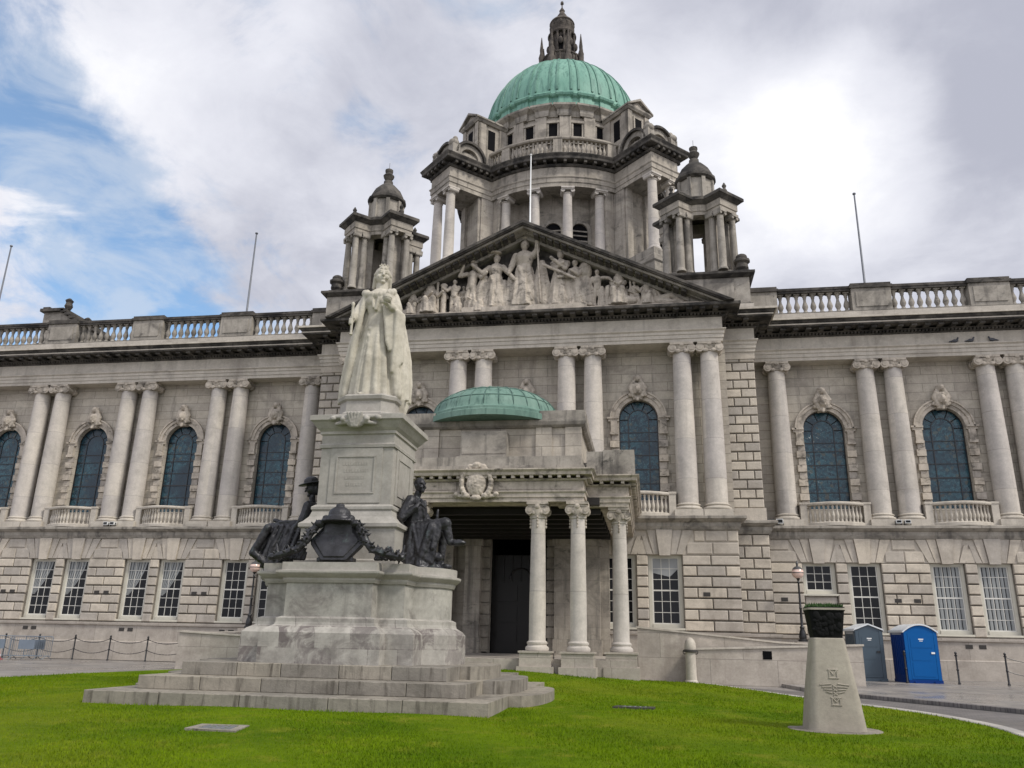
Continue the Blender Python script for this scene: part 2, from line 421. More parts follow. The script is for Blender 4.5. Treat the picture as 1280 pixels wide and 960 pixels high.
    def cap(s, p0, p1, r0, r1, n=10):                   # tapered capsule
        p0, p1 = Vector(p0), Vector(p1); d = (p1-p0).normalized()
        pts, rs = [], []
        for k in range(4): a = pi/2*(1-k/3.); pts.append(p0-d*r0*sin(a)); rs.append(max(r0*cos(a), r0*.02))
        for k in range(4): a = pi/2*k/3.; pts.append(p1+d*r1*sin(a)); rs.append(max(r1*cos(a), r1*.02))
        s.tube(pts, rs, n)
    def rings(s, rg, n=40):
        """closed solid from (cx, cy, z, rx, ry, fn) rings; fn(angle) scales the radius"""
        vs = []
        for cx, cy, z, rx, ry, fn in rg:
            for j in range(n):
                a = 2*pi*j/n; k = fn(a) if fn else 1
                vs.append((cx+rx*k*cos(a), cy+ry*k*sin(a), z))
        m = len(rg)
        fs = [(i*n+j, i*n+(j+1) % n, (i+1)*n+(j+1) % n, (i+1)*n+j) for i in range(m-1) for j in range(n)]
        fs += [tuple(range(n))[::-1], tuple(range((m-1)*n, m*n))]
        s.add(vs, fs)
    def mesh(s, name, smooth=None):
        me = bpy.data.meshes.new(name); me.from_pydata(s.v, [], s.f); me.update()
        a = me.attributes.new('tone', 'FLOAT', 'FACE'); a.data.foreach_set('value', s.tone)
        bm = bmesh.new(); bm.from_mesh(me); bmesh.ops.recalc_face_normals(bm, faces=bm.faces); bm.to_mesh(me); bm.free()
        if smooth:
            me.polygons.foreach_set('use_smooth', [True]*len(me.polygons))
            me.set_sharp_from_angle(angle=radians(smooth))
        return me

def obj(name, mb, mat, parent=None, loc=(0, 0, 0), rz=0, smooth=None):
    me = mb.mesh(name, smooth) if isinstance(mb, MB) else mb
    if not me.materials: me.materials.append(M[mat])
    o = bpy.data.objects.new(name, me); COL.objects.link(o)
    o.location = loc; o.rotation_euler = (0, 0, rz)
    if parent: o.parent = parent
    return o
def empty(name, loc=(0, 0, 0), parent=None, rz=0):
    o = bpy.data.objects.new(name, None); COL.objects.link(o); o.location = loc; o.rotation_euler = (0, 0, rz)
    o.empty_display_size = .3
    if parent: o.parent = parent
    return o
def tag(o, label, cat, group=None):
    o['label'] = label; o['category'] = cat
    if group: o['group'] = group
    return o
def struct(o): o['kind'] = 'structure'; return o
def dup(o, parent=None, loc=None, rz=None, sx=None):
    c = o.copy(); COL.objects.link(c)
    if parent: c.parent = parent
    if loc is not None: c.location = loc
    if rz is not None: c.rotation_euler = (0, 0, rz)
    if sx is not None: c.scale = (sx, 1, 1)
    for ch in o.children: dup(ch, c)
    return c
def sculpt(mb, name, voxel, smooth=2, disp=None):
    """fuse overlapping solids into one continuous carved surface"""
    me = mb.mesh(name); o = bpy.data.objects.new(name, me); COL.objects.link(o)
    r = o.modifiers.new('r', 'REMESH'); r.mode = 'VOXEL'; r.voxel_size = voxel
    if smooth:
        sm = o.modifiers.new('s', 'SMOOTH'); sm.factor = .5; sm.iterations = smooth
    if disp:
        tx = bpy.data.textures.new(name, 'CLOUDS'); tx.noise_scale = disp[0]; tx.noise_depth = 3
        dm = o.modifiers.new('d', 'DISPLACE'); dm.texture = tx; dm.strength = disp[1]; dm.mid_level = .5
    dg = bpy.context.evaluated_depsgraph_get(); dg.update()
    m2 = bpy.data.meshes.new_from_object(o.evaluated_get(dg))
    bpy.data.objects.remove(o); m2.name = name
    m2.polygons.foreach_set('use_smooth', [True]*len(m2.polygons))
    if 'tone' in m2.attributes: m2.attributes.remove(m2.attributes['tone'])
    a = m2.attributes.new('tone', 'FLOAT', 'FACE'); a.data.foreach_set('value', [.5]*len(m2.polygons))
    return m2
def arc(cx, cz, r, a0, a1, n): return [(cx+r*cos(a0+(a1-a0)*i/n), cz+r*sin(a0+(a1-a0)*i/n)) for i in range(n+1)]
# ------------------------------------------------------------------ city hall
HALL = tag(empty('city_hall', (0, -4, 0)), 'grand pale stone city hall with green copper dome, pediment and long colonnaded wings', 'city hall')
HALL.location = (0, 0, 0)
XL, XR = -36.2, 30.4
YW, YP, YC = -.55, -2.45, -4.0                      # ground storey faces: wings, corner piers, centre block
def front(yw, yp, yc, xp=11.4, xc=9.85, x0=XL, x1=XR):
    return [(x0, yw), (-xp, yw), (-xp, yp), (-xc, yp), (-xc, yc), (xc, yc), (xc, yp), (xp, yp), (xp, yw), (x1, yw)]
GP = front(YW, YP, YC)
PAIRS_L = [17.7, 23.4, 29.1, 34.8]; PAIRS_R = [17.7, 23.4, 29.1]
BAYS_L = [-14.85, -20.55, -26.25, -31.95]; BAYS_R = [14.85, 20.55, 26.25]

mb = MB()
for gp in (GP[:5]+[(-1.37, YC)], [(1.37, YC)]+GP[5:]): mb.mould(gp, [(-.5, 0), (.30, 0), (.30, .9), (.26, .96), (.16, .96), (.16, 1.72), (.24, 1.76), (.24, 1.9), (-.5, 1.9)])
obj('plinth', mb, 'plinth', HALL)

COURSES = [1.92+.47*i for i in range(8)]             # 1.92 .. 5.21
LZ = (5.21, 5.78, 6.32)
def blocks(mb, xa, xb, yf, z0, z1, odd, w=1.12, g=.022, dep=.16):
    n = max(1, round((xb-xa)/w)); L_ = xb-xa
    if n == 1: cuts = [xa, xb]
    else:
        st = L_/n; cuts = [xa+st*i for i in range(n+1)] if not odd else [xa]+[xa+st*(i+.5) for i in range(n)]+[xb]
    for a, b in zip(cuts, cuts[1:]):
        if b-a < .12: continue
        mb.t = random.random(); mb.cbox(a+g, b-g, yf, yf+dep, z0+.034, z1-.034, .03)
    mb.t = .5
def rustic_wall(name, x0, x1, yf, wins, skip=None):
    mb = MB(); hw = .75
    ops = sorted([(c-hw, c+hw) for c in wins])
    if skip: ops = sorted(ops+[skip])
    segs = []; x = x0
    for a, b in ops: segs.append((x, a)); x = b
    segs.append((x, x1))
    segs = [q for q in segs if q[1]-q[0] > .05]
    for i in range(7):
        for a, b in segs: blocks(mb, a, b, yf, COURSES[i], COURSES[i+1], i % 2)
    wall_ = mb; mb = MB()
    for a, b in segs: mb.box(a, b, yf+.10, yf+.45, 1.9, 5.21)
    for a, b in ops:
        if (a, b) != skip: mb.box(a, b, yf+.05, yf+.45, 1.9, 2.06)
    obj('wall_joints', mb, 'joint_stone', HALL); mb = wall_; mb.t = .45
    for u0, u1 in ([(x0, skip[0]), (skip[1], x1)] if skip else [(x0, x1)]): mb.box(u0, u1, yf+.05, yf+.45, 5.21, 6.32)
    mb.t = .5
    # flat-arch voussoirs over every window
    ext = []
    for c in wins:
        near = [o for o in wins if o != c and abs(o-c) < 2.4]
        lim = {-1: 1.28, 1: 1.28}
        for o in near: lim[1 if o > c else -1] = 1.0
        mb.t = random.random()
        mb.xz([(c-.24, 5.17), (c+.24, 5.17), (c+.37, 6.32), (c-.37, 6.32)], yf-.10, yf+.2)
        for s in (-1, 1):
            l = lim[s]
            for (b0, b1, t0, t1, zt) in ((.265, .50, .395, .80, 6.40), (.525, .80, .825, l, 6.30 if l > 1.1 else 6.05)):
                t1 = min(t1, l); mb.t = random.random()
                mb.xz([(c+s*b0, 5.23), (c+s*b1, 5.23), (c+s*t1, zt), (c+s*t0, zt)], yf-.012, yf+.2)
            ext.append((c-s*0, s, l))
        for o in near:
            if o > c:
                m = (o+c)/2
                mb.xz([(m-.19, 5.24), (m+.19, 5.24), (m+.19, 5.5), (m+.07, 5.86), (m-.07, 5.86), (m-.19, 5.5)], yf, yf+.2)
    # lintel courses between the fans
    grp = []
    for c in sorted(wins):
        if grp and c-grp[-1][-1] < 2.4: grp[-1].append(c)
        else: grp.append([c])
    for k, m in ((0, .84), (1, 1.30)):
        x = x0
        if skip: grp2 = sorted(grp+[[(skip[0]+skip[1])/2]])
        else: grp2 = grp
        for g in grp2:
            if skip and abs(g[0]-(skip[0]+skip[1])/2) < .01 and len(g) == 1: a, b = skip
            else:
                d0 = .95 if k == 0 else 1.3
                a, b = g[0]-d0, g[-1]+d0
            if a-x > .3: blocks(mb, x, a, yf, LZ[k], LZ[k+1], k)
            x = b
        if x1-x > .3: blocks(mb, x, x1, yf, LZ[k], LZ[k+1], k)
    return obj(name, mb, 'rustic', HALL)
def pairs(cs, d=1.02): return [c+s*d for c in cs for s in (-1, 1)]
WL, WR, WC = pairs(BAYS_L), pairs(BAYS_R), pairs([-5.57, 5.57])
rustic_wall('rusticated_wall', XL, -11.4, YW, WL)
rustic_wall('rusticated_wall', 11.4, XR, YW, WR)
rustic_wall('rusticated_wall', -9.85, -3.6, YC, WC[:2])
rustic_wall('rusticated_wall', 3.6, 9.85, YC, WC[2:])
for s in (-1, 1):
    a, b = sorted((s*9.85, s*11.4))
    mb = MB()
    for i in range(7): blocks(mb, a, b, YP, COURSES[i], COURSES[i+1], i % 2, .9)
    for k in range(2): blocks(mb, a, b, YP, LZ[k], LZ[k+1], 1-k, .9)
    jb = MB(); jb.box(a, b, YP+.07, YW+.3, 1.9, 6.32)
    # upper pier, block by block to the capitals
    z = 7.58; i = 0
    while z < 14.9:
        blocks(mb, a+.03, b-.05, -2.05, z, z+.455, i % 2, .8); z += .455; i += 1
    jb.box(a+.03, b-.05, -1.97, .6, 6.9, 15.39); obj('pier_joints', jb, 'joint_stone', HALL)
    mb.box(a-.03, b+.0, -2.13, -1.9, 6.92, 7.58); mb.box(a, b-.02, -2.1, -1.9, 15.03, 15.39)
    obj('rusticated_pier', mb, 'rustic', HALL)

mb = MB(); mb.mould(GP, [(-1.5, 6.32), (.05, 6.32), (.05, 6.32), (.13, 6.48), (.13, 6.64), (.22, 6.68), (.34, 6.77), (.38, 6.79), (.38, 6.90), (.30, 6.93), (-1.5, 6.94)])
obj('string_course', mb, 'weathered', HALL)

# small iron vent grilles in the ground storey
def vent(x, y, z, w=.30, h=.17):
    mb = MB(); mb.box(x-w/2, x+w/2, y-.015, y+.03, z, z+h)
    for k in range(5): mb.box(x-w/2+w*(k+.3)/5, x-w/2+w*(k+.7)/5, y-.024, y-.012, z+.02, z+h-.02)
    return obj('vent_grille', mb, 'vent_metal', HALL)
for c in BAYS_L[:3]:
    for dx in (-.28, .28): vent(c-2.85+dx, YW, 3.35)
    for dx in (-1.2, -.7): vent(c+dx, YW-.16, 1.45)
for dx in (-.42, .42): vent(17.62+dx, YW, 3.42)
for dx in (-.28, .28): vent(20.2+dx, YW-.16, 1.45)
vent(8.35, YC, 3.42); vent(12.15, YW, 3.42)

# sash windows of the ground storey
def make_sash(zb=2.06, curt=None):
    w = empty('sash_window', (0, 0, 0), HALL); zt = 5.21; z0 = zb+.18
    mb = MB()
    for s in (-1, 1): mb.box(min(s*.75, s*.60), max(s*.75, s*.60), -.02, .12, zb, zt)
    mb.box(-.60, .60, -.02, .12, zt-.12, zt); mb.box(-.60, .60, -.05, .12, zb, z0-.02)
    mb.box(-.82, .82, -.22, .10, zb-.09, zb-.003)
    obj('frame', mb, 'cream_paint', w)
    mb = MB(); rows = 6 if zb < 3 else 3
    for s in (-1, 1): mb.box(min(s*.60, s*.545), max(s*.60, s*.545), .03, .09, z0-.02, zt-.12)
    H = zt-.12-z0
    for i in range(rows+1):
        z = z0+H*i/rows; t = .032 if i == rows//2 and rows > 3 else (.03 if i in (0, rows) else .013)
        mb.box(-.545, .545, .035, .085, z-t, z+t)
    for x in (-.182, .182): mb.box(x-.013, x+.013, .038, .082, z0, zt-.13)
    obj('glazing_bars', mb, 'white_paint', w)
    mb = MB(); mb.box(-.56, .56, .055, .063, z0, zt-.12); obj('pane', mb, 'pane', w)
    if curt:
        mb = MB(); N_ = 40; vs = []; 
        for xa, xb, ty in curt:
            pts = []
            for i in range(N_+1):
                u = i/N_; x = xa+(xb-xa)*u
                pts.append((x, .051+.006*sin(u*38)))
            if ty == 'full': mb.prism(pts+[(x, y+.006) for x, y in pts[::-1]], z0+.02, zt-.14)
            elif ty == 'drape':                        # tied back, narrowing downwards
                zz = [zt-.14-(zt-.14-z0)*k/8*.62 for k in range(9)]; n = len(pts); vv = []
                for k, z in enumerate(zz):
                    f = 1-.85*(k/8)**1.6
                    for x, y in pts: vv.append((xa+(x-xa)*f, y, z))
                mb.add(vv, [(k*n+i, k*n+i+1, (k+1)*n+i+1, (k+1)*n+i) for k in range(8) for i in range(n-1)])
            elif ty == 'blind': mb.add([(xa, .05, zt-.13), (xb, .05, zt-.13), (xb, .05, zt-.62), (xb-.35, .05, zt-.95), (xa, .05, zt-.78)], [(0, 1, 2, 3, 4)])
        obj('curtain', mb, 'blind' if curt[0][2] == 'blind' else 'curtain', w)
    return w
s_plain = make_sash(); s_drape = make_sash(curt=[(-.54, .45, 'drape')]); s_full = make_sash(curt=[(-.54, .54, 'full')])
s_blind = make_sash(curt=[(-.54, .54, 'blind')]); s_short = make_sash(3.78)
used = set()
def put_sash(src, x, y):
    if src not in used: used.add(src); src.location = (x, y+.24, 0)
    else: dup(src, HALL, (x, y+.24, 0))
for i, x in enumerate(sorted(WL)): put_sash(s_plain if i >= 6 else s_drape, x, YW)
for i, x in enumerate(sorted(WR)): put_sash(s_short if i == 0 else (s_plain if i == 1 else s_full), x, YW)
for x in WC: put_sash(s_blind if x > 6 else s_plain, x, YC)
mb = MB(); mb.t = .5
for i in range(4): blocks(mb, WR[0]-.74, WR[0]+.74, YW+.12, 2.06+.40*i, 2.46+.40*i, i % 2)
mb.box(WR[0]-.74, WR[0]+.74, YW+.18, YW+.4, 2.06, 3.68)
obj('window_apron', mb, 'rustic', HALL)
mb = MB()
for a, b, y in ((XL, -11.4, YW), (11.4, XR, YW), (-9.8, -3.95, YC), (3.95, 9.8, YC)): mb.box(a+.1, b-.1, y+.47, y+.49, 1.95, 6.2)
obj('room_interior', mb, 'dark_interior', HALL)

# ---- giant columns of the upper storey
def make_column():
    c = empty('column', (0, 0, 0), HALL); c.parent = HALL
    def vprof(z0, z1, r0, r1, n=9):
        return [(r0+(r1-r0)*(max(0, (i/n)-.25)/.75)**1.25, z0+(z1-z0)*i/n) for i in range(n+1)]
    mb = MB(); mb.lathe(vprof(7.55, 15.0, .50, .42), 28); obj('shaft', mb, 'shaft', c, smooth=40)
    mb = MB(); mb.box(-.64, .64, -.64, .3, 6.94, 7.25)
    mb.lathe([(.62, 7.25), (.66, 7.30), (.66, 7.35), (.62, 7.39), (.56, 7.42), (.55, 7.45), (.59, 7.48), (.59, 7.52), (.54, 7.55), (.5, 7.57)], 28)
    obj('base', mb, 'stone', c, smooth=35)
    mb = MB()
    mb.lathe([(.43, 14.90), (.47, 14.93), (.47, 14.97), (.43, 14.99), (.50, 15.14), (.50, 15.20)], 24)
    for s in (-1, 1):
        for y0, y1 in ((-.50, -.30), (.12, .3)):
            pts = arc(s*.46, 15.08, .21, 0, 2*pi, 14)[:-1]; mb.xz(pts, y0, y1)
            pts = arc(s*.46, 15.08, .12, 0, 2*pi, 10)[:-1]; mb.xz(pts, y0-.03, y0+.01)
        mb.xz(arc(s*.46, 15.08, .155, 0, 2*pi, 10)[:-1], -.31, .13)
        mb.ell((s*.2, -.46, 14.96), (.13, .06, .10), 8, 6)
    mb.box(-.50, .50, -.47, .3, 15.17, 15.26); mb.box(-.56, .56, -.53, .35, 15.26, 15.39)
    mb.ell((0, -.48, 15.24), (.12, .08, .1), 8, 6)
    obj('capital', mb, 'carved', c, smooth=40)
    return c
COLSRC = make_column(); first = [True]
def put_col(x, y):
    if first[0]: COLSRC.location = (x, y, 0); first[0] = False
    else: dup(COLSRC, HALL, (x, y, 0))
D = .67
for x in (-12.67, 12.67): put_col(x, 0)
for c in PAIRS_L: put_col(-c-D, 0) if c < 34 else None; put_col(-c+D, 0)
for c in PAIRS_R: put_col(c-D, 0); put_col(c+D, 0) if c < 29 else put_col(c+D, 0)
for c in (-8.4, -2.76, 2.76, 8.4):
    for s in (-1, 1): put_col(c+s*.655, -3.4)

# ---- upper walls with arched windows
def arch_wall(mb, x0, x1, z0, z1, y, cx, hw, zb, zs, dep=.45, n=20):
    """one bay of wall with a round-headed opening, front face at y"""
    A = arc(cx, zs, hw, 0, pi, n)
    for yy, flip in ((y, 0), (y+dep, 1)):
        vs = [(p[0], yy, p[1]) for p in A]+[(x1-(x1-x0)*i/n, yy, z1) for i in range(n+1)]
        mb.add(vs, [(i, i+1, n+2+i, n+1+i) for i in range(n)])
        mb.add([(x0, yy, z0), (cx-hw, yy, z0), (cx-hw, yy, zs), (x0, yy, z1)], [(0, 1, 2, 3)])
        mb.add([(cx+hw, yy, z0), (x1, yy, z0), (x1, yy, z1), (cx+hw, yy, zs)], [(0, 1, 2, 3)])
        mb.add([(cx-hw, yy, z0), (cx+hw, yy, z0), (cx+hw, yy, zb), (cx-hw, yy, zb)], [(0, 1, 2, 3)])
    O = [(cx-hw, zb)]+A[::-1]+[(cx+hw, zb)]; m = len(O)
    mb.add([(p[0], y, p[1]) for p in O]+[(p[0], y+dep, p[1]) for p in O], [(i, m+i, m+(i+1) % m, (i+1) % m) for i in range(m)])
def upper(name, bays, y, hw, ends):
    mb = MB(); bs = sorted(bays); cuts = [ends[0]]+[(a+b)/2 for a, b in zip(bs, bs[1:])]+[ends[1]]
    for c, a, b in zip(bs, cuts, cuts[1:]): arch_wall(mb, a, b, 6.9, 15.42, y, c, hw, 7.9, 11.95)
    return obj(name, mb, 'ashlar', HALL)
YUW, YUC = .42, -2.55
upper('upper_wall', BAYS_L, YUW, 1.0, (XL, -11.3)); upper('upper_wall', BAYS_R, YUW, 1.0, (11.3, XR))
upper('upper_wall', [-5.57, 0, 5.57], YUC, .95, (-9.9, 9.9))
def make_arched(hw):
    w = empty('arched_window', (0, 0, 0), HALL); zs = 11.95
    mb = MB()                                         # archivolt, imposts and blocked jambs
    def ring(r0, r1, y0, y1, z=zs):
        mb.xz(arc(0, z, r1, 0, pi, 22)+arc(0, z, r0, pi, 0, 22), y0, y1)
    ring(hw+.001, hw+.20, -.08, .1); ring(hw+.20, hw+.36, -.14, .1); ring(hw+.36, hw+.44, -.20, .1)
    for s in (-1, 1):
        def bx(a, b, y0, z0, z1): mb.box(min(s*a, s*b), max(s*a, s*b), y0, .1, z0, z1)
        bx(hw+.003, hw+.58, -.20, 11.93, 12.02); bx(hw+.003, hw+.52, -.14, 11.80, 11.93)
        bx(hw+.08, hw+.40, -.17, 11.25, 11.80); bx(hw+.04, hw+.44, -.22, 11.12, 11.25)
        z = 7.95; i = 0
        while z < 11.05:
            mb.t = random.random(); bx(hw+.003, hw+(.44 if i % 2 else .36), -.17 if i % 2 else -.09, z+.012, z+.34); z += .36; i += 1
        mb.t = .5
    obj('surround', mb, 'carved', w, smooth=35)
    mb = MB(); b = .022                                # lead and iron glazing bars
    def vbar(x, z0, z1): mb.box(x-b, x+b, .24, .29, z0, z1)
    def hbar(z, x=hw-.01, t=.02): mb.box(-x, x, .245, .285, z-t, z+t)
    xi = hw*.52
    for x in (-xi, xi): vbar(x, 7.9, zs)
    mb.xz(arc(0, zs, xi+b, 0, pi, 14)+arc(0, zs, xi-b, pi, 0, 14), .24, .29)
    mb.xz(arc(0, zs, hw+.02, 0, pi, 18)+arc(0, zs, hw-.05, pi, 0, 18), .23, .3)
    for s in (-1, 1): mb.box(min(s*hw, s*(hw-.05)), max(s*hw, s*(hw-.05)), .23, .3, 7.9, zs)
    for z in (8.15, 8.75, 9.45, 10.15, 10.85, 11.3): hbar(z, t=.03 if z == 9.45 else .018)
    for a in (0, 35, 68, 112, 145, 180):
        a = radians(a); mb.tube([(xi*cos(a), .265, zs+xi*sin(a)), (hw*cos(a), .265, zs+hw*sin(a))], .022, 4)
    obj('glazing_bars', mb, 'black_iron', w)
    mb = MB(); O = [(-hw, 7.9)]+arc(0, zs, hw, 0, pi, 22)[::-1]+[(hw, 7.9)]; mb.xz(O, .275, .31)
    obj('stained_glass', mb, 'stained_glass', w)
    obj('carved_keystone', KEY, 'carved', w, (0, -.14, 12.95))
    return w
kb = MB(); kb.box(-.24, .24, -.12, .25, -.1, .95); kb.ell((0, -.2, .42), (.25, .2, .32), 14, 10); kb.ell((0, -.36, .40), (.13, .12, .18), 10, 8)
for s in (-1, 1):
    kb.cap((s*.22, -.14, .1), (s*.34, -.1, .5), .10, .13); kb.cap((s*.3, -.1, .55), (s*.12, -.16, .95), .13, .10); kb.ell((s*.36, -.06, .15), (.12, .1, .1))
    kb.ell((s*.1, -.34, .2), (.05, .05, .05)); kb.ell((s*.06, -.44, .46), (.03, .03, .03))
kb.ell((0, -.2, .98), (.17, .16, .17)); kb.cap((-.12, -.1, 1.05), (.12, -.1, 1.05), .1, .1); kb.cap((0, -.2, -.12), (0, -.1, -.02), .08, .14)
KEY = sculpt(kb, 'carved_keystone', .035, 2, (.12, .05))
aw, ac = make_arched(1.0), make_arched(.95)
used2 = set()
def put_arch(src, x, y):
    if src not in used2: used2.add(src); src.location = (x, y, 0)
    else: dup(src, HALL, (x, y, 0))
for x in BAYS_L+BAYS_R: put_arch(aw, x, YUW)
for x in (-5.57, 0, 5.57): put_arch(ac, x, YUC)

def baluster_profile(h, r):
    return [(r*.75, 0), (r*.75, .08*h), (r*.5, .12*h), (r*.62, .18*h), (r, .33*h), (r*.92, .42*h), (r*.5, .62*h), (r*.42, .76*h), (r*.6, .82*h), (r*.55, .87*h), (r*.75, .92*h), (r*.75, h)]
def make_balcony():
    w = empty('window_balcony', (0, 0, 0), HALL)
    P = [(-1.32+2.64*i/12, -.28-.52*sin(pi*i/12)) for i in range(13)]
    mb = MB(); mb.mould(P, [(-.12, .98), (.14, .98), (.17, 1.03), (.17, 1.09), (.12, 1.13), (-.12, 1.13)]); mb.mould(P, [(-.14, 0), (.14, 0), (.14, .14), (.08, .18), (-.14, .18)])
    obj('handrail', mb, 'stone', w, smooth=30)
    mb = MB(); 
    for i in range(13):
        u = (i+.5)/13; mb.lathe([(r, z+.18) for r, z in baluster_profile(.80, .085)], 8, (-1.25+2.5*u, -.28-.52*sin(pi*u)))
    obj('balusters', mb, 'stone', w, smooth=50)
    for s in (-1, 1): mb = MB(); mb.box(min(s*1.30, s*1.62), max(s*1.30, s*1.62), -.46, 1.0, 0, 1.05); mb.box(min(s*1.27, s*1.65), max(s*1.27, s*1.65), -.49, 1.0, 1.05, 1.15); obj('balcony_pier', mb, 'stone', w)
    return w
bal = make_balcony(); fb = [True]
for x, y in [(x, 0) for x in BAYS_L+BAYS_R]+[(x, -3.35) for x in (-5.57, 5.57)]:
    if fb[0]: bal.location = (x, y, 6.94); fb[0] = False
    else: dup(bal, HALL, (x, y, 6.94))

# ---- entablature, cornice
EP = front(-.46, -2.15, -3.86, 11.42, 9.72)
mb = MB(); mb.mould(EP, [(-2.2, 15.39), (0, 15.39), (0, 15.56), (.04, 15.57), (.04, 15.76), (.08, 15.77), (.08, 15.90), (.16, 15.97), (.16, 16.02), (.0, 16.04), (.0, 16.64), (-2.2, 16.64)])
obj('entablature', mb, 'stone', HALL)
mb = MB(); mb.mould(EP, [(-2.2, 16.64), (.05, 16.64), (.10, 16.69), (.10, 16.71), (-2.2, 16.71)])
mb.along(EP, .17, .10, (.0, .22), 16.71, 16.80); mb.mould(EP, [(-2.2, 16.80), (.25, 16.80), (.30, 16.83), (-2.2, 16.83)])
mb.along(EP, .62, .26, (.0, .72), 16.83, 16.95)
mb.mould(EP, [(-2.2, 16.95), (.82, 16.95), (.84, 16.98), (.84, 17.10), (-2.2, 17.10)])
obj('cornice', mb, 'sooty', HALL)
for a, b in ((0, 3), (6, 9)):
    mb = MB(); pth = EP[a:b+1] if a == 0 else EP[a:]
    if a == 0: pth = [EP[0], EP[1], EP[2], (-10.1, EP[2][1])]
    else: pth = [(10.1, EP[7][1]), EP[7], EP[8], EP[9]]
    mb.mould(pth, [(-1.6, 17.10), (.86, 17.10), (.92, 17.15), (.96, 17.24), (1.02, 17.31), (1.02, 17.36), (.3, 17.48), (.08, 17.50), (.08, 17.99), (-1.6, 17.99)])
    obj('cornice_gutter', mb, 'sooty', HALL)
    mb = MB(); mb.mould(pth, [(.90, 17.27), (1.05, 17.27), (1.05, 17.375), (.90, 17.375)]); mb.mould(pth, [(.80, 17.03), (.875, 17.03), (.875, 17.095), (.80, 17.095)]); mb.mould(pth, [(.0, 17.52), (.10, 17.52), (.10, 17.96), (.0, 17.96)])
    obj('cornice_fillet', mb, 'stone', HALL)

# ---- roof parapet of the wings
def make_parapet_pier():
    w = empty('parapet_pier', (0, 0, 0), HALL)
    mb = MB(); mb.box(-.98, .98, -.36, .36, 17.99, 19.32); mb.box(-.78, .78, -.40, -.30, 18.28, 19.12); 
    obj('pier_block', mb, 'weathered', w)
    mb = MB(); mb.box(-1.06, 1.06, -.45, .45, 19.32, 19.47); mb.box(-1.0, 1.0, -.39, .39, 19.47, 19.60); obj('pier_coping', mb, 'sooty', w)
    return w
pp = make_parapet_pier(); fp = [True]
bmesh_bal = MB(); bmesh_bal.box(-.15, .15, -.15, .15, 0, .1); bmesh_bal.lathe([(r, .1+z) for r, z in baluster_profile(1.0, .155)], 12); bmesh_bal.box(-.15, .15, -.15, .15, 1.1, 1.2)
BAL = bmesh_bal.mesh('baluster', 45); BAL.materials.append(M['weathered'])
def parapet_run(x0, x1):
    w = empty('balustrade', (0, 0, 0), HALL)
    mb = MB(); mb.box(x0, x1, -.34, .36, 17.995, 18.10); obj('balustrade_base', mb, 'weathered', w)
    mb = MB(); mb.box(x0, x1, -.26, .26, 19.24, 19.36); mb.box(x0, x1, -.30, .30, 19.36, 19.50); obj('balustrade_rail', mb, 'sooty', w)
    n = round((x1-x0)/.43)
    for i in range(n): obj('baluster', BAL, 'weathered', w, (x0+(x1-x0)*(i+.5)/n, 0, 18.07))
def put_pier(x):
    if fp[0]: pp.location = (x, 0, 0); fp[0] = False
    else: dup(pp, HALL, (x, 0, 0))
for c in PAIRS_L[:3]: put_pier(-c)
for c in PAIRS_R: put_pier(c)
for c in PAIRS_L[:3]+[12.0]: parapet_run(-c-5.7+.98, -c-.98)
for c in [12.0]+PAIRS_R[:2]: parapet_run(c+.98, c+5.7-.98)
for s in (-1, 1): put_pier(s*12.0)
mb = MB(); mb.box(XL, XR, .6, 30, 17.85, 17.95); mb.box(XL, XL+.4, .5, 30, 0, 17.9); mb.box(XR-.4, XR, .5, 30, 0, 17.9); mb.box(XL, XR, 29.6, 30, 0, 17.9)
obj('roof_deck', mb, 'lead', HALL)
# gable rising behind the left wing's parapet
GT = Matrix.Translation((-34.4, 4, 18)) @ Matrix.Diagonal((.84, 1, .83, 1)) @ Matrix.Translation((34.4, -4, -18))
mb = MB(GT); mb.xz([(-34.4, 20.2), (-30.4, 20.2), (-30.4, 21.4), (-32.6, 22.95), (-34.4, 22.95)], 4.0, 7.0)
obj('roof_gable', mb, 'weathered', HALL)
mb = MB(GT)
for i in range(6):
    mb.box(-32.75+.42*i, -32.2+.42*i, 3.75, 7.2, 22.85-.29*i, 23.08-.29*i)
mb.box(-34.6, -32.5, 3.75, 7.2, 22.95, 23.2); mb.lathe([(.18, 23.2), (.3, 23.5), (.22, 23.8), (.3, 24.0), (.1, 24.2)], 10, (-32.5, 4.2)); mb.box(-34.5, -33.9, 3.9, 4.6, 23.2, 23.4)
mb.lathe([(.18, 21.6), (.3, 21.9), (.22, 22.1), (.26, 22.25), (.1, 22.4)], 10, (-30.5, 4.2)); mb.box(-34.6, -30.2, 3.8, 7.1, 18.0, 20.2)
obj('gable_coping', mb, 'sooty', HALL)
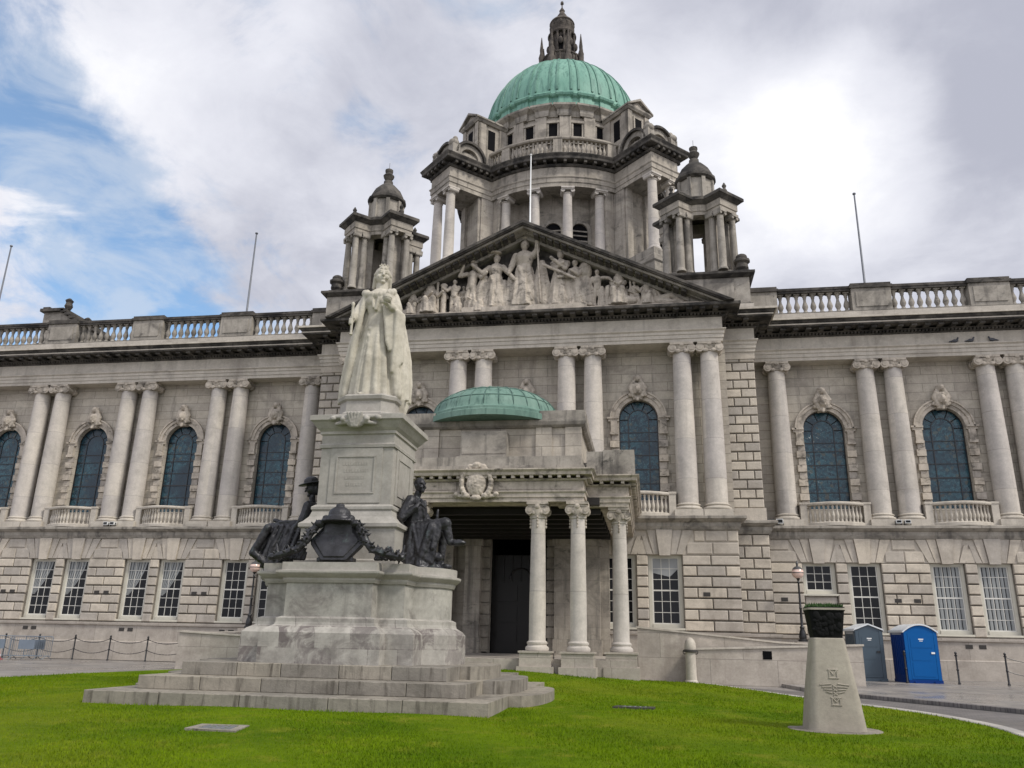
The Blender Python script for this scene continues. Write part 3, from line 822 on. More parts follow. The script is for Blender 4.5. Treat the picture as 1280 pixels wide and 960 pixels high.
# ---- pediment
XA, ZA, Z0 = 10.25, 22.0, 17.10
PED = empty('pediment', (0, 0, 0), HALL)
sl = (ZA-Z0)/XA
def rake(mb, d0, d1, y0, y1, ext=0):
    """raking band between two offsets measured down from the roof line"""
    for s in (-1, 1):
        X = XA+ext
        mb.xz([(0, ZA-d0+ext*0), (s*X, Z0-d0-ext*sl), (s*X, Z0-d1-ext*sl), (0, ZA-d1)] if s > 0 else [(0, ZA-d0), (0, ZA-d1), (s*X, Z0-d1-ext*sl), (s*X, Z0-d0-ext*sl)], y0, y1)
mb = MB(); mb.xz([(-9.3, 17.09), (9.3, 17.09), (0, 21.5)], -3.35, -2.6); obj('tympanum', mb, 'sooty', PED)  # soot-dark stone also carries the recess shadow in its colour
mb = MB()
def rband(d0, d1, y0, xin):
    # vertical-sided raking band, clipped on the horizontal cornice
    for s in (-1, 1):
        zlo0 = max(17.6, Z0-d1+sl*0)
        xe1 = XA if d1 <= 0 else XA-d1/sl+0.0
        mb.xz([(0, ZA-d0), (s*(XA-max(d0, 0)/sl), Z0), (s*(XA-d1/sl), Z0), (0, ZA-d1)], y0, -2.6)
rband(-.02, .14, -4.92, 0); rband(.14, .21, -4.86, 0)
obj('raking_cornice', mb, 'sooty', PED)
mb = MB(); rband(.21, .31, -4.70, 0); rband(.31, .37, -4.2, 0); rband(.37, .60, -3.95, 0)
obj('raking_moulding', mb, 'weathered', PED)
n = 22
for s in (-1, 1):
    mb = MB()
    for i in range(n-1):
        x = .5+(XA-2.2)*i/n; z = ZA-.32-sl*x
        mb.xz([(s*x, z), (s*(x+.24), z-sl*.24), (s*(x+.24), z-sl*.24-.13), (s*x, z-.13)], -4.6, -3.9)
    obj('raking_modillions', mb, 'sooty', PED)
mb = MB(); mb.xz([(-9.9, 17.05), (9.9, 17.05), (0, 21.75)], -2.6, 8.0); obj('pediment_roof', mb, 'lead', PED)
mb = MB(); mb.box(-8.9, 8.9, -4.2, -3.2, 17.10, 17.36); mb.box(-3.2, 3.2, -4.2, -3.2, 17.36, 17.58); obj('figure_ledge', mb, 'carved', PED)

def body(mb, x, z, h, lean=0., arms=None, kind='robe', face=0, y=-3.75, sc=None):
    """a carved figure of height h, standing at (x, z)"""
    k = h/1.75
    ph = random.random()*6
    L_ = lambda zz: x+lean*zz/1.75*k
    if kind == 'robe':
        f = lambda t: (lambda a: .84+.36*abs(sin(3.5*a+ph+t))+.06*sin(15*a-ph))
        mb.rings([(L_(0), y, z, .34*k, .24*k, f(0)), (L_(.5*k), y, z+.5*k, .27*k, .21*k, f(.6)), (L_(.95*k), y, z+.95*k, .20*k, .16*k, f(1.2)), (L_(1.1*k), y, z+1.1*k, .18*k, .15*k, None), (L_(1.28*k), y-.03*k, z+1.27*k, .22*k, .19*k, None), (L_(1.37*k), y, z+1.37*k, .24*k, .15*k, None), (L_(1.45*k), y, z+1.45*k, .16*k, .11*k, None), (L_(1.5*k), y, z+1.5*k, .06*k, .06*k, None)], 28)
        mb.cap((L_(.2*k)+.2*k, y-.15*k, z+.15*k), (L_(.9*k)-.1*k, y-.16*k, z+1.0*k), .06*k, .05*k)
    elif kind == 'nude':
        for s in (-1, 1):
            mb.cap((L_(0)+s*.12*k, y, z+.02), (L_(.45*k)+s*.11*k, y-.05*k, z+.45*k), .055*k, .075*k)
            mb.cap((L_(.45*k)+s*.11*k, y-.05*k, z+.45*k), (L_(.88*k)+s*.08*k, y, z+.88*k), .08*k, .11*k)
            mb.ell((L_(0)+s*.13*k, y-.08*k, z+.03*k), (.05*k, .12*k, .05*k), 8, 6)
        mb.cap((L_(.85*k), y, z+.88*k), (L_(1.35*k), y, z+1.32*k), .16*k, .18*k)
    elif kind == 'sit':
        mb.ell((x, y+.05, z+.32*k), (.34*k, .26*k, .32*k), 12, 8)
        for s in (-1, 1):
            mb.cap((x+s*.12*k, y, z+.55*k), (x+s*.15*k+lean*.5*k, y-.38*k, z+.56*k), .14*k, .11*k)
            mb.cap((x+s*.15*k+lean*.5*k, y-.38*k, z+.56*k), (x+s*.14*k+lean*.6*k, y-.32*k, z+.06*k), .11*k, .09*k)
        mb.rings([(x+lean*.3*k, y-.25*k, z, .34*k, .26*k, lambda a: 1+.12*sin(8*a+ph)), (x+lean*.2*k, y-.2*k, z+.5*k, .26*k, .24*k, lambda a: 1+.1*sin(8*a+ph+1))], 24)
        mb.cap((x, y, z+.6*k), (x+lean*.3*k, y, z+1.05*k), .19*k, .19*k); z = z-.42*k
        L_ = lambda zz: x+lean*.35*k
    hz = z+1.62*k
    mb.cap((L_(1.4*k), y, z+1.4*k), (L_(1.55*k), y-.02, z+1.55*k), .06*k, .055*k)
    mb.ell((L_(1.63*k)+face*.02, y-.03*k, hz+.02), (.095*k, .11*k, .13*k), 12, 10)
    mb.ell((L_(1.63*k), y+.03*k, hz+.06*k), (.115*k, .12*k, .11*k), 10, 8)
    mb.ell((L_(1.63*k)+face*.06*k, y-.135*k, hz), (.02*k, .035*k, .03*k), 6, 5)
    for s, (e, w) in zip((-1, 1), arms or (((-.12, -.1, -.3), (.1, -.22, -.45)), ((.12, -.1, -.3), (-.1, -.22, -.4)))):
        S_ = Vector((L_(1.38*k)+s*.21*k, y, z+1.36*k)); E_ = S_+Vector(e)*k; W_ = E_+(Vector(w)-Vector(e))*k
        mb.cap(S_, E_, .095*k, .075*k); mb.cap(E_, W_, .072*k, .05*k); mb.ell(W_, (.05*k, .05*k, .06*k), 8, 6)
def pfig(fn):
    mb = MB(); fn(mb); me = sculpt(mb, 'carved_figure', .030, 0, (.10, .04)); obj('carved_figure', me, 'carved', PED)
up = ((.1, -.05, .1), (.12, -.1, .55)); dn = ((-.1, -.05, -.3), (-.15, -.15, -.5)); fw = ((.1, -.15, -.22), (.32, -.3, -.1)); fwl = ((-.1, -.15, -.22), (-.32, -.3, -.1))
ZB = 17.38
def drape(m, x, w, z0, z1, y=-3.75):
    p = random.random()*6
    m.rings([(x, y, z0, w, .26, lambda a: 0.88+.32*abs(sin(3.5*a+p))), (x, y, (z0+z1)/2, w*.75, .22, lambda a: 0.88+.32*abs(sin(3.5*a+p+.5))), (x, y+.05, z1, w*.3, .14, None)], 28)
def f_centre(m):
    body(m, -.05, 17.60, 3.75, 0, (dn, up)); m.cap((.86, -4.15, 17.7), (.66, -4.1, 21.0), .06, .05); drape(m, .85, .55, 17.60, 20.2); drape(m, -.75, .45, 17.60, 19.4); m.ell((-.05, -3.8, 21.5), (.26, .22, .12), 10, 6)
def f_wide_hat(m):
    body(m, -1.65, 17.60, 3.0, .05, (((-.2, -.1, -.2), (-.5, -.2, .05)), ((.2, -.1, -.25), (.4, -.2, -.5)))); m.ell((-1.58, -3.85, 20.72), (.36, .32, .07), 14, 6); drape(m, -2.15, .6, 17.6, 19.5); drape(m, -1.1, .4, 17.7, 19.2)
def f_helmet(m):
    body(m, 1.75, 17.60, 3.05, .03, (fw, ((-.05, -.2, -.25), (-.45, -.35, .05)))); m.cap((1.0, -4.2, 19.75), (2.6, -4.25, 18.9), .09, .07); m.ell((1.82, -3.78, 20.72), (.21, .24, .17), 10, 8); drape(m, 2.2, .5, 17.6, 19.4)
def f_child(m): body(m, -.85, 17.60, 1.6, .05, None, 'nude'); drape(m, -1.0, .3, 17.60, 18.6)
def f_bend(m): body(m, -2.95, 17.6, 2.62, .12, (((-.25, -.1, -.1), (-.1, -.2, .25)), fw), 'nude'); drape(m, -2.7, .35, 17.6, 18.9); m.ell((-2.85, -3.9, 20.25), (.28, .24, .08), 10, 6)
def f_crouch(m): body(m, -2.3, ZB, 1.75, -.3, (fwl, fw), 'sit')
def f_boy(m): body(m, -3.75, ZB+.06, 1.9, .03, (fwl, dn), 'nude'); m.cap((-4.28, -3.8, ZB), (-4.28, -3.8, ZB+1.6), .14, .16); m.ell((-4.28, -3.8, ZB+1.65), (.2, .17, .12)); drape(m, -3.5, .28, ZB, ZB+1.0)
def f_spinner(m): body(m, -5.1, ZB, 2.45, .25, (fw, fw), 'sit'); m.cap((-4.55, -3.9, ZB), (-4.6, -3.85, ZB+1.9), .08, .07); drape(m, -5.3, .6, ZB, ZB+1.1)
def f_small(m): body(m, -5.98, ZB, 1.75, .2, (fw, fw), 'sit'); m.cap((-6.9, -3.8, ZB+.12), (-6.2, -3.8, ZB+.25), .14, .18)
def f_turned(m): body(m, 2.8, 17.6, 2.5, -.12, (((.0, -.2, -.3), (-.4, -.3, -.35)), ((-.1, -.2, -.25), (-.35, -.3, -.1)))); m.ell((3.08, -3.65, 19.5), (.36, .3, .55), 12, 8); drape(m, 3.1, .5, 17.5, 19.4)
def f_youth(m): body(m, 3.7, ZB+.1, 2.02, 0, (dn, ((.3, -.1, -.05), (.45, -.2, -.25))), 'nude'); m.cap((4.2, -3.8, ZB), (4.25, -3.8, ZB+1.1), .18, .14); drape(m, 3.95, .25, ZB, ZB+1.2)
def f_seated(m): body(m, 4.82, ZB, 2.55, -.12, (fw, fwl), 'sit'); m.ell((5.0, -4.0, ZB+.25), (.75, .32, .28), 12, 8); drape(m, 4.6, .6, ZB, ZB+1.1)
def f_kneel(m): body(m, 5.55, ZB, 1.4, 0, None, 'nude'); m.cap((5.4, -3.8, ZB), (5.35, -3.75, ZB+1.55), .12, .04); drape(m, 5.7, .25, ZB, ZB+.8)
def f_lean(m): body(m, 6.2, ZB, 1.85, -.1, (fwl, ((.3, 0, -.25), (.5, -.1, -.6))), 'sit'); drape(m, 6.45, .4, ZB, ZB+1.0)
def f_recline(m):
    m.cap((6.7, -3.8, ZB+.32), (7.35, -3.85, ZB+.5), .22, .15); m.cap((7.35, -3.85, ZB+.5), (8.0, -3.8, ZB+.1), .14, .09); m.cap((6.7, -3.9, ZB+.2), (7.9, -3.9, ZB+.12), .18, .08); m.ell((8.35, -3.75, ZB+.15), (.35, .2, .2)); m.cap((8.35, -3.75, ZB), (8.2, -3.75, ZB+.4), .1, .06)
def f_back_left(m): body(m, -3.35, 17.55, 1.5, .1, None, 'robe', y=-3.5); body(m, -4.45, 17.5, 1.5, .1, None, 'robe', y=-3.5)
def f_back_mid(m): body(m, -1.2, 17.6, 2.0, -.1, (fw, fw), 'nude', y=-3.5); body(m, .55, 17.6, 1.6, .1, None, 'robe', y=-3.55)
def f_back_right(m): body(m, 2.3, 17.55, 1.9, .1, (fw, fwl), 'nude', y=-3.5); body(m, 4.3, 17.5, 1.5, .1, None, 'robe', y=-3.5); body(m, 5.15, 17.5, 1.1, .1, None, 'nude', y=-3.6)
def f_back_end(m): body(m, -5.55, 17.48, 1.35, .1, None, 'robe', y=-3.55); body(m, 6.7, 17.48, 1.0, -.2, None, 'robe', y=-3.6)
def f_urns(m):
    m.cap((-6.8, -3.85, ZB+.35), (-7.5, -3.85, ZB+.12), .28, .14); m.ell((-7.9, -3.7, ZB+.12), (.3, .2, .2)); m.cap((-8.2, -3.8, ZB+.08), (-8.5, -3.7, ZB+.02), .1, .06)
for fn in (f_centre, f_wide_hat, f_helmet, f_child, f_bend, f_crouch, f_boy, f_spinner, f_small, f_turned, f_youth, f_seated, f_kneel, f_lean, f_recline, f_back_left, f_back_mid, f_back_right, f_back_end, f_urns): pfig(fn)

def ringpath(r, w, ro, sg=14):
    """circle of radius r broken by four square diagonal bays of half width w reaching out to ro"""
    P = []; b = math.asin(w/r)
    for k in range(4):
        c0 = -pi/4+k*pi/2; u = Vector((cos(c0), sin(c0))); t = Vector((-sin(c0), cos(c0)))
        P += [tuple(u*ro-t*w), tuple(u*ro+t*w)]
        a0, a1 = c0+b, c0+pi/2-b
        P += [(r*cos(a0+(a1-a0)*i/sg), r*sin(a0+(a1-a0)*i/sg)) for i in range(sg+1)]
    return P
# ---- corner blocks and turrets
def make_turret():
    w = empty('turret', (0, 0, 0), HALL)
    mb = MB(); mb.box(-2.35, 2.3, -2.05, 3.4, 17.97, 19.5); mb.box(-1.5, 1.5, -2.12, -2.0, 18.3, 19.2); obj('turret_pedestal', mb, 'weathered', w)
    mb = MB(); mb.mould([(-2.35, 3.4), (-2.35, -2.05), (2.3, -2.05), (2.3, 3.4)], [(-2.3, 19.5), (.08, 19.5), (.24, 19.62), (.28, 19.66), (.28, 19.78), (-2.3, 19.78)])
    mb.prism([(-2.1, -2.0), (2.1, -2.0), (2.1, 2.1), (-2.1, 2.1)], 19.76, 19.92)
    obj('pedestal_cornice', mb, 'sooty', w)
    TT = Matrix.Translation((0, 0, -1.0)) @ Matrix.Diagonal((.81, .81, 1, 1))
    mb = MB(TT); c = .62
    oct_ = lambda a, k: [(-a+k, -a), (a-k, -a), (a, -a+k), (a, a-k), (a-k, a), (-a+k, a), (-a, a-k), (-a, -a+k)]
    mb.prism(oct_(2.05, .3), 20.6, 20.95); mb.prism(oct_(1.9, .3), 20.95, 21.1)
    for sx in (-1, 1):
        for sy in (-1, 1): mb.ell((sx*1.75, sy*1.95, 20.95), (.42, .25, .2), 12, 8)
    obj('turret_base', mb, 'weathered', w, smooth=30)
    for k in range(4):                                 # corner piers behind the columns
        mb = MB(TT @ Matrix.Rotation(pi/4+k*pi/2, 4, 'Z')); mb.box(1.0, 1.95, -.42, .42, 21.1, 24.6); obj('turret_pier', mb, 'drumstone', w)
    mb = MB(Matrix.Translation((0, 0, -1.0)) @ Matrix.Diagonal((.84, .84, 1, 1))); mb.lathe([(.30, 21.1), (.30, 21.2), (.26, 21.25), (.24, 21.3), (.24, 22.4), (.20, 24.25), (.25, 24.28)], 16); mb.box(-.3, .3, -.3, .3, 24.45, 24.6)
    for s in (-1, 1):
        mb.xz(arc(s*.22, 24.38, .11, 0, 2*pi, 8)[:-1], -.27, .27)
    sh = mb.mesh('turret_column', 40); sh.materials.append(M['weathered'])
    for k in range(4):
        A = pi/4+k*pi/2
        for u, t in ((2.0, -.48), (2.0, .48), (1.48, -.55), (1.48, .55)): obj('turret_column', sh, 'weathered', w, (u*cos(A)-t*sin(A), u*sin(A)+t*cos(A), 0), A+pi/2)
    pth = ringpath(1.75, .84, 2.72, 3)
    mb = MB(TT); mb.mould(pth, [(-.7, 24.6), (-.02, 24.6), (-.02, 24.8), (.04, 24.82), (.04, 25.2), (-.7, 25.2)], True); obj('turret_entablature', mb, 'drumstone', w)
    mb = MB(TT); mb.mould(pth, [(-.7, 25.2), (.08, 25.2), (.30, 25.38), (.36, 25.4), (.36, 25.56), (.30, 25.62), (-.7, 25.62)], True); mb.prism(oct_(1.6, .5), 25.3, 25.75); obj('turret_cornice', mb, 'sooty', w)
    for sx in (-1, 1):
        for sy in (-1, 1):
            mb = MB(TT); mb.lathe([(.14, 25.6), (.09, 25.75), (.2, 25.95), (.09, 26.1), (.16, 26.25), (.03, 26.45)], 8, (sx*1.75, sy*1.75)); mb.lathe([(.22, 25.6), (.24, 25.75), (.1, 25.8)], 8, (sx*1.75, sy*1.75)); obj('corner_urn', mb, 'sooty', w, smooth=40)
    mb = MB(TT); mb.lathe([(1.28, 25.7), (1.28, 25.9), (1.2, 25.95), (1.2, 27.25)], 8, a0=pi/8, a1=2*pi+pi/8)
    for k in range(8):
        a = pi/8+k*pi/4; mb.T = TT @ Matrix.Rotation(a, 4, 'Z'); mb.box(1.1, 1.3, -.13, .13, 25.9, 27.25)
    mb.T = TT; obj('turret_lantern', mb, 'weathered', w)
    mb = MB(TT); mb.lathe([(1.25, 27.25), (1.42, 27.36), (1.42, 27.50), (1.3, 27.55), (1.22, 27.75), (.98, 28.15), (.62, 28.48), (.36, 28.65), (.34, 28.87)], 16); obj('turret_dome', mb, 'sooty', w, smooth=35)
    mb = MB(TT); mb.lathe([(.34, 28.82), (.2, 28.93), (.36, 29.12), (.42, 29.27), (.24, 29.43), (.3, 29.57), (.3, 29.68), (.05, 29.81)], 12); mb.tube([(0, 0, 29.7), (0, 0, 30.2)], .015, 5)
    obj('turret_finial', mb, 'sooty', w, smooth=40)
    return w
tu = make_turret(); tu.location = (-9.1, 0, 0); t2 = dup(tu, HALL, (9.1, 0, 0), 0)
for s in (-1, 1):
    mb = MB(); mb.box(s*11.15-.32, s*11.15+.32, -1.9, -1.2, 19.78, 20.0); mb.lathe([(.2, 20), (.34, 20.2), (.3, 20.45), (.42, 20.55), (.42, 20.68), (.2, 20.8)], 10, (s*11.15, -1.55)); mb.ell((s*11.15, -1.55, 20.85), (.3, .25, .2)); obj('parapet_urn', mb, 'sooty', HALL, smooth=40)

# ---- great drum and dome, axis at y = 14.4
AX = Vector((0, 14.4, 0))
DR = empty('dome_drum', (0, 14.4, 0), HALL)
RP = ringpath(7.5, 1.24, 10.9)
mb = MB(); mb.mould(ringpath(7.9, 1.75, 11.35), [(-1.5, 18), (0, 18), (0, 24.2), (.1, 24.3), (.1, 24.5), (-1.5, 24.5)], True)
mb.mould(ringpath(7.7, 1.5, 11.1), [(-1.4, 24.5), (0, 24.5), (.0, 24.9), (-.1, 25.0), (-.1, 25.45), (-1.4, 25.45)], True)
mb.lathe([(7.2, 24.6), (7.2, 25.41)], 64)
for k in range(4): mb.T = Matrix.Rotation(pi/4+k*pi/2, 4, 'Z'); mb.box(6, 10.8, -1.2, 1.2, 24.6, 25.43)
mb.T = Matrix.Identity(4)
obj('drum_podium', mb, 'weathered', DR)
mb = MB(); mb.lathe([(5.75, 25.4), (5.75, 31.4)], 72)
for k in range(4):
    mb.T = Matrix.Rotation(pi/4+k*pi/2, 4, 'Z')
    mb.box(4.8, 8.2, -1.2, 1.2, 25.4, 31.05); mb.box(8.2, 8.4, -1.1, -.6, 25.4, 31.05); mb.box(8.2, 8.4, .6, 1.1, 25.4, 31.05)
    mb.box(5.2, 7.2, 1.24, 1.9, 25.4, 31.05); mb.box(5.2, 7.2, -1.9, -1.24, 25.4, 31.05)
mb.T = Matrix.Identity(4); obj('drum_wall', mb, 'drumstone', DR, smooth=30)
mb = MB()                                              # arched lights between the columns
for q in range(4):
    for a in (-18.34, 0, 18.34):
        mb = MB(Matrix.Rotation(radians(q*90+a), 4, 'Z')); mb.xz([(-.55, 26.2), (.55, 26.2)]+arc(0, 28.5, .55, 0, pi, 10), -5.80, -5.6); obj('drum_window', mb, 'dark_interior', DR)
for q in range(4):
    for a in (-18.34, 0, 18.34):
        mb = MB(Matrix.Rotation(radians(q*90+a), 4, 'Z'))
        mb.xz(arc(0, 28.5, .82, 0, pi, 12)+arc(0, 28.5, .56, pi, 0, 12), -5.95, -5.6)
        for s in (-1, 1): mb.box(min(s*.56, s*.82), max(s*.56, s*.82), -5.95, -5.6, 26.2, 28.5)
        for z in (27.3, 27.7, 28.1, 28.45): mb.box(-.55, .55, -5.86, -5.7, z, z+.1)
        obj('window_surround', mb, 'weathered', DR, smooth=30)
mb = MB()
mb.lathe([(.46, 25.45), (.46, 25.6), (.40, 25.68), (.36, 25.75), (.36, 27.2), (.30, 30.55), (.35, 30.58), (.35, 30.62), (.30, 30.65)], 20)
for s in (-1, 1): mb.xz(arc(s*.34, 30.78, .15, 0, 2*pi, 10)[:-1], -.36, .36)
mb.box(-.42, .42, -.40, .40, 30.82, 30.9); mb.box(-.46, .46, -.46, .46, 30.9, 31.02)
dc = mb.mesh('drum_column', 40); dc.materials.append(M['shaft'])
for q in range(4):
    for a in (-27.5, -9.17, 9.17, 27.5):
        A = radians(q*90+a-90); obj('drum_column', dc, 'shaft', DR, (7.05*cos(A), 7.05*sin(A), 0), A+pi/2)
    A = radians(q*90-45)
    for t in (-.84, .84): obj('drum_column', dc, 'shaft', DR, (10.5*cos(A)-t*sin(A), 10.5*sin(A)+t*cos(A), 0), A+pi/2)
mb = MB(); mb.mould(RP, [(-1.0, 31.0), (0, 31.0), (0, 31.3), (.05, 31.32), (.05, 31.62), (.12, 31.7), (.12, 31.76), (0, 31.78), (0, 32.5), (-1.0, 32.5)], True); obj('drum_entablature', mb, 'drumstone', DR)
mb = MB(); mb.lathe([(5.6, 31.12), (7.3, 31.12), (7.3, 31.2), (5.6, 31.2)], 64)
for k in range(4): mb.T = Matrix.Rotation(pi/4+k*pi/2, 4, 'Z'); mb.box(6.5, 10.8, -1.2, 1.2, 31.07, 31.11)
obj('drum_soffit', mb, 'weathered', DR)
mb = MB(); mb.mould(RP, [(-1.0, 32.5), (.08, 32.5), (.16, 32.6), (.16, 32.66), (-1.0, 32.66)], True); mb.along(RP, .46, .2, (.0, .48), 32.66, 32.86, True)
mb.mould(RP, [(-1.0, 32.86), (.52, 32.86), (.55, 32.9), (.55, 33.05), (.64, 33.22), (.64, 33.28), (-1.0, 33.28)], True); obj('drum_cornice', mb, 'sooty', DR)
mb = MB(); ring = [(7.35*cos(2*pi*i/96), 7.35*sin(2*pi*i/96)) for i in range(96)]
mb.mould(ring, [(-.35, 33.28), (.15, 33.28), (.15, 33.62), (.05, 33.7), (-.35, 33.7)], True); mb.mould(ring, [(-.25, 34.72), (.15, 34.72), (.22, 34.8), (.22, 34.92), (-.25, 34.92)], True)
for i in range(48):
    A = 2*pi*i/48+pi/48
    if i % 4 == 0:
        mb.T = Matrix.Rotation(A, 4, 'Z'); mb.box(7.0, 7.52, -.32, .32, 33.6, 34.74); mb.T = Matrix.Identity(4)
obj('drum_parapet', mb, 'drumstone', DR, smooth=30)
mb = MB()
for i in range(144):
    A = 2*pi*i/144
    mb.lathe([(r, 33.7+z) for r, z in baluster_profile(1.04, .13)], 7, (7.28*cos(A), 7.28*sin(A)))
ob = obj('drum_balusters', mb, 'drumstone', DR, smooth=50)
# crowning blocks on the diagonal bays: segment-headed lunettes with scrolls
for k in range(4):
    R4 = Matrix.Rotation(radians(k*90-45)+pi/2, 4, 'Z')     # local -y points outwards
    mb = MB(R4); mb.box(-1.25, 1.25, -10.8, -7.0, 33.28, 33.6)
    ar = lambda r0, r1: arc(0, 33.7, r1, 0, pi, 14)+arc(0, 33.7, r0, pi, 0, 14)
    mb.xz(ar(.72, 1.1), -10.6, -7.6); mb.yz([(-9.3+a, b) for a, b in ar(.72, 1.1)], -1.2, 1.2)
    obj('bay_attic', mb, 'weathered', DR, smooth=30)
    mb = MB(R4); mb.xz(arc(0, 33.7, 1.28, .05, pi-.05, 14)+arc(0, 33.7, 1.101, pi-.05, .05, 14), -10.8, -10.2)
    for s in (-1, 1):
        x0, x1 = sorted((s*1.15, s*1.4)); mb.yz([(-9.3+a, b) for a, b in arc(0, 33.7, 1.28, .05, pi-.05, 14)+arc(0, 33.7, 1.101, pi-.05, .05, 14)], x0, x1)
    mb.xz(arc(0, 33.6, .7, 0, pi, 12), -10.2, -8); mb.yz([(-9.3+a, b) for a, b in arc(0, 33.6, .7, 0, pi, 12)], -.9, .9)
    obj('attic_coping', mb, 'sooty', DR, smooth=30)
    for s in (-1, 1):
        mb = MB(R4); mb.box(s*1.1-.3, s*1.1+.3, -10.85, -10.25, 33.28, 34.35); mb.ell((s*1.1, -10.6, 34.5), (.38, .4, .32), 12, 8); mb.ell((s*1.1, -10.5, 34.85), (.2, .2, .25), 10, 8)
        obj('corner_scroll', mb, 'weathered', DR, smooth=40)
    # pedimented block beside the upper drum
    w9 = .92
    mb = MB(R4); mb.box(-w9, w9, -8.5, -5.6, 33.28, 37.5)
    for s in (-1, 1):
        bx = lambda a, b, y0, y1, z0, z1: mb.box(min(s*a, s*b), max(s*a, s*b), y0, y1, z0, z1)
        bx(.62, w9+.1, -8.62, -8.4, 33.4, 37.5); bx(w9-.05, w9+.1, -8.6, -7.9, 33.4, 37.5); bx(w9-.05, w9+.1, -6.7, -5.9, 33.4, 37.5)
        bx(.32, .46, -8.58, -8.4, 35.4, 36.9)
        mb.yz([(-8.5, 33.4)]+[(-9.4+.9*u, 34.2+1.6*u*u) for u in [i/8 for i in range(9)]]+[(-8.5, 35.8)], min(s*.65, s*w9), max(s*.65, s*w9))
    mb.xz([(-1.0, 37.5), (1.0, 37.5), (0, 38.15)], -8.62, -6.2); obj('attic_pavilion', mb, 'drumstone', DR)
    mb = MB(R4)
    mb.mould([(1.05, -6.1), (1.05, -8.65), (-1.05, -8.65), (-1.05, -6.1)][::-1], [(-.5, 37.25), (.03, 37.25), (.15, 37.42), (.15, 37.54), (-.5, 37.54)])
    for s in (-1, 1): mb.xz([(0, 38.36), (s*1.26, 37.56), (s*1.26, 37.43), (0, 38.17)], -8.86, -6.2)
    obj('pavilion_cornice', mb, 'weathered', DR)
    mb = MB(R4); mb.box(-.3, .3, -8.56, -8.4, 35.4, 36.8); obj('pavilion_window', mb, 'dark_interior', DR)
    for s in (-1, 1): mb = MB(R4); mb.box(min(s*.85, s*.945), max(s*.85, s*.945), -7.65, -7.05, 35.3, 36.9); obj('pavilion_window', mb, 'dark_interior', DR)
mb = MB(); mb.lathe([(6.0, 33.28), (6.0, 38.4)], 96)
for q in range(4):
    for j in range(-2, 2):
        mb.T = Matrix.Rotation(radians(q*90+(j+.5)*16.6), 4, 'Z'); mb.box(-.42, .42, -6.2, -5.8, 34.9, 37.55); mb.box(-.5, .5, -6.3, -5.8, 33.3, 34.95)
    for j in range(-2, 3):
        mb.T = Matrix.Rotation(radians(q*90+j*16.6), 4, 'Z')
        mb.box(-.44, -.31, -6.12, -5.8, 35.5, 37.0); mb.box(.31, .44, -6.12, -5.8, 35.5, 37.0); mb.box(-.50, .50, -6.18, -5.8, 37.0, 37.2); mb.box(-.55, .55, -6.15, -5.8, 35.3, 35.5)
mb.T = Matrix.Identity(4); obj('upper_drum', mb, 'drumstone', DR, smooth=30)
mb = MB()
for q in range(4):
    for j in range(-2, 3):
        mb = MB(Matrix.Rotation(radians(q*90+j*16.6), 4, 'Z')); mb.box(-.31, .31, -6.04, -5.8, 35.52, 37.0); obj('upper_window', mb, 'dark_interior', DR)
def pil(r, dr):
    P = []
    for i in range(24):
        c = radians(i*15+7.5-90); h = radians(4.2)
        P += [((r+dr)*cos(c-h), (r+dr)*sin(c-h)), ((r+dr)*cos(c+h), (r+dr)*sin(c+h)), (r*cos(c+h+.001), r*sin(c+h+.001)), (r*cos(c+radians(10.7)), r*sin(c+radians(10.7)))]
    return P
mb = MB(); PL = pil(6.1, .18)
mb.mould(PL, [(-.8, 37.55), (.0, 37.55), (.06, 37.75), (.06, 38.0), (.24, 38.15), (.34, 38.25), (.34, 38.4), (-.8, 38.4)], True); obj('upper_cornice', mb, 'weathered', DR)
DO = empty('copper_dome', (0, 14.4, 0), HALL)
def drad(z): return 6.1*sqrt(max(0, 1-((z-39.5)/6.25)**2))
mb = MB(); PL = pil(6.0, .14)
mb.mould(PL, [(-1, 38.4), (.15, 38.4), (.05, 38.6), (.0, 39.25), (.16, 39.35), (.22, 39.5), (.1, 39.65), (-1, 39.7)], True)
mb.lathe([(6.12, 39.6), (6.08, 39.95)], 96)
obj('dome_skirt', mb, 'copper', DO)
zs = [39.9+(45.55-39.9)*(1-(1-i/26)**1.5) for i in range(27)]
mb = MB(); mb.lathe([(drad(z), z) for z in zs], 96); obj('dome_shell', mb, 'copper', DO, smooth=60)
mb = MB()
for i in range(24):
    c = radians(i*15-90); 
    for off in (-2.6, 2.6):
        A = c+radians(off); vs = []
        for z in zs:
            r = drad(z); h = .085
            t = Vector((-sin(A), cos(A), 0)); u = Vector((cos(A), sin(A), 0)); dz = (6.72/5.95)**2 and 0
            for q in ((-h, -.05), (h, -.05), (h*.8, .075), (-h*.8, .075)): vs.append(tuple(u*(r+q[1])+t*q[0]*min(1, r/4+.2)+Vector((0, 0, z))))
        n = len(zs); mb.add(vs, [(a*4+j, a*4+(j+1) % 4, a*4+4+(j+1) % 4, a*4+4+j) for a in range(n-1) for j in range(4)])
obj('dome_ribs', mb, 'copper_rib', DO, smooth=40)
TL = Matrix.Translation((0, 0, 45.5)) @ Matrix.Diagonal((.9, .9, 1.25, 1)) @ Matrix.Translation((0, 0, -47.2))
LA = empty('dome_lantern', (0, 14.4, 0), HALL)
mb = MB(TL); mb.lathe([(2.15, 47.2), (2.2, 47.4), (2.0, 47.5), (1.75, 47.6), (1.75, 48.35), (1.85, 48.4), (1.85, 48.5), (1.2, 48.5)], 32)
for i in range(28): A = 2*pi*i/28; mb.lathe([(.05, 47.6), (.08, 47.9), (.05, 48.35)], 6, (1.8*cos(A), 1.8*sin(A)))
obj('lantern_base', mb, 'lantern', LA, smooth=35)
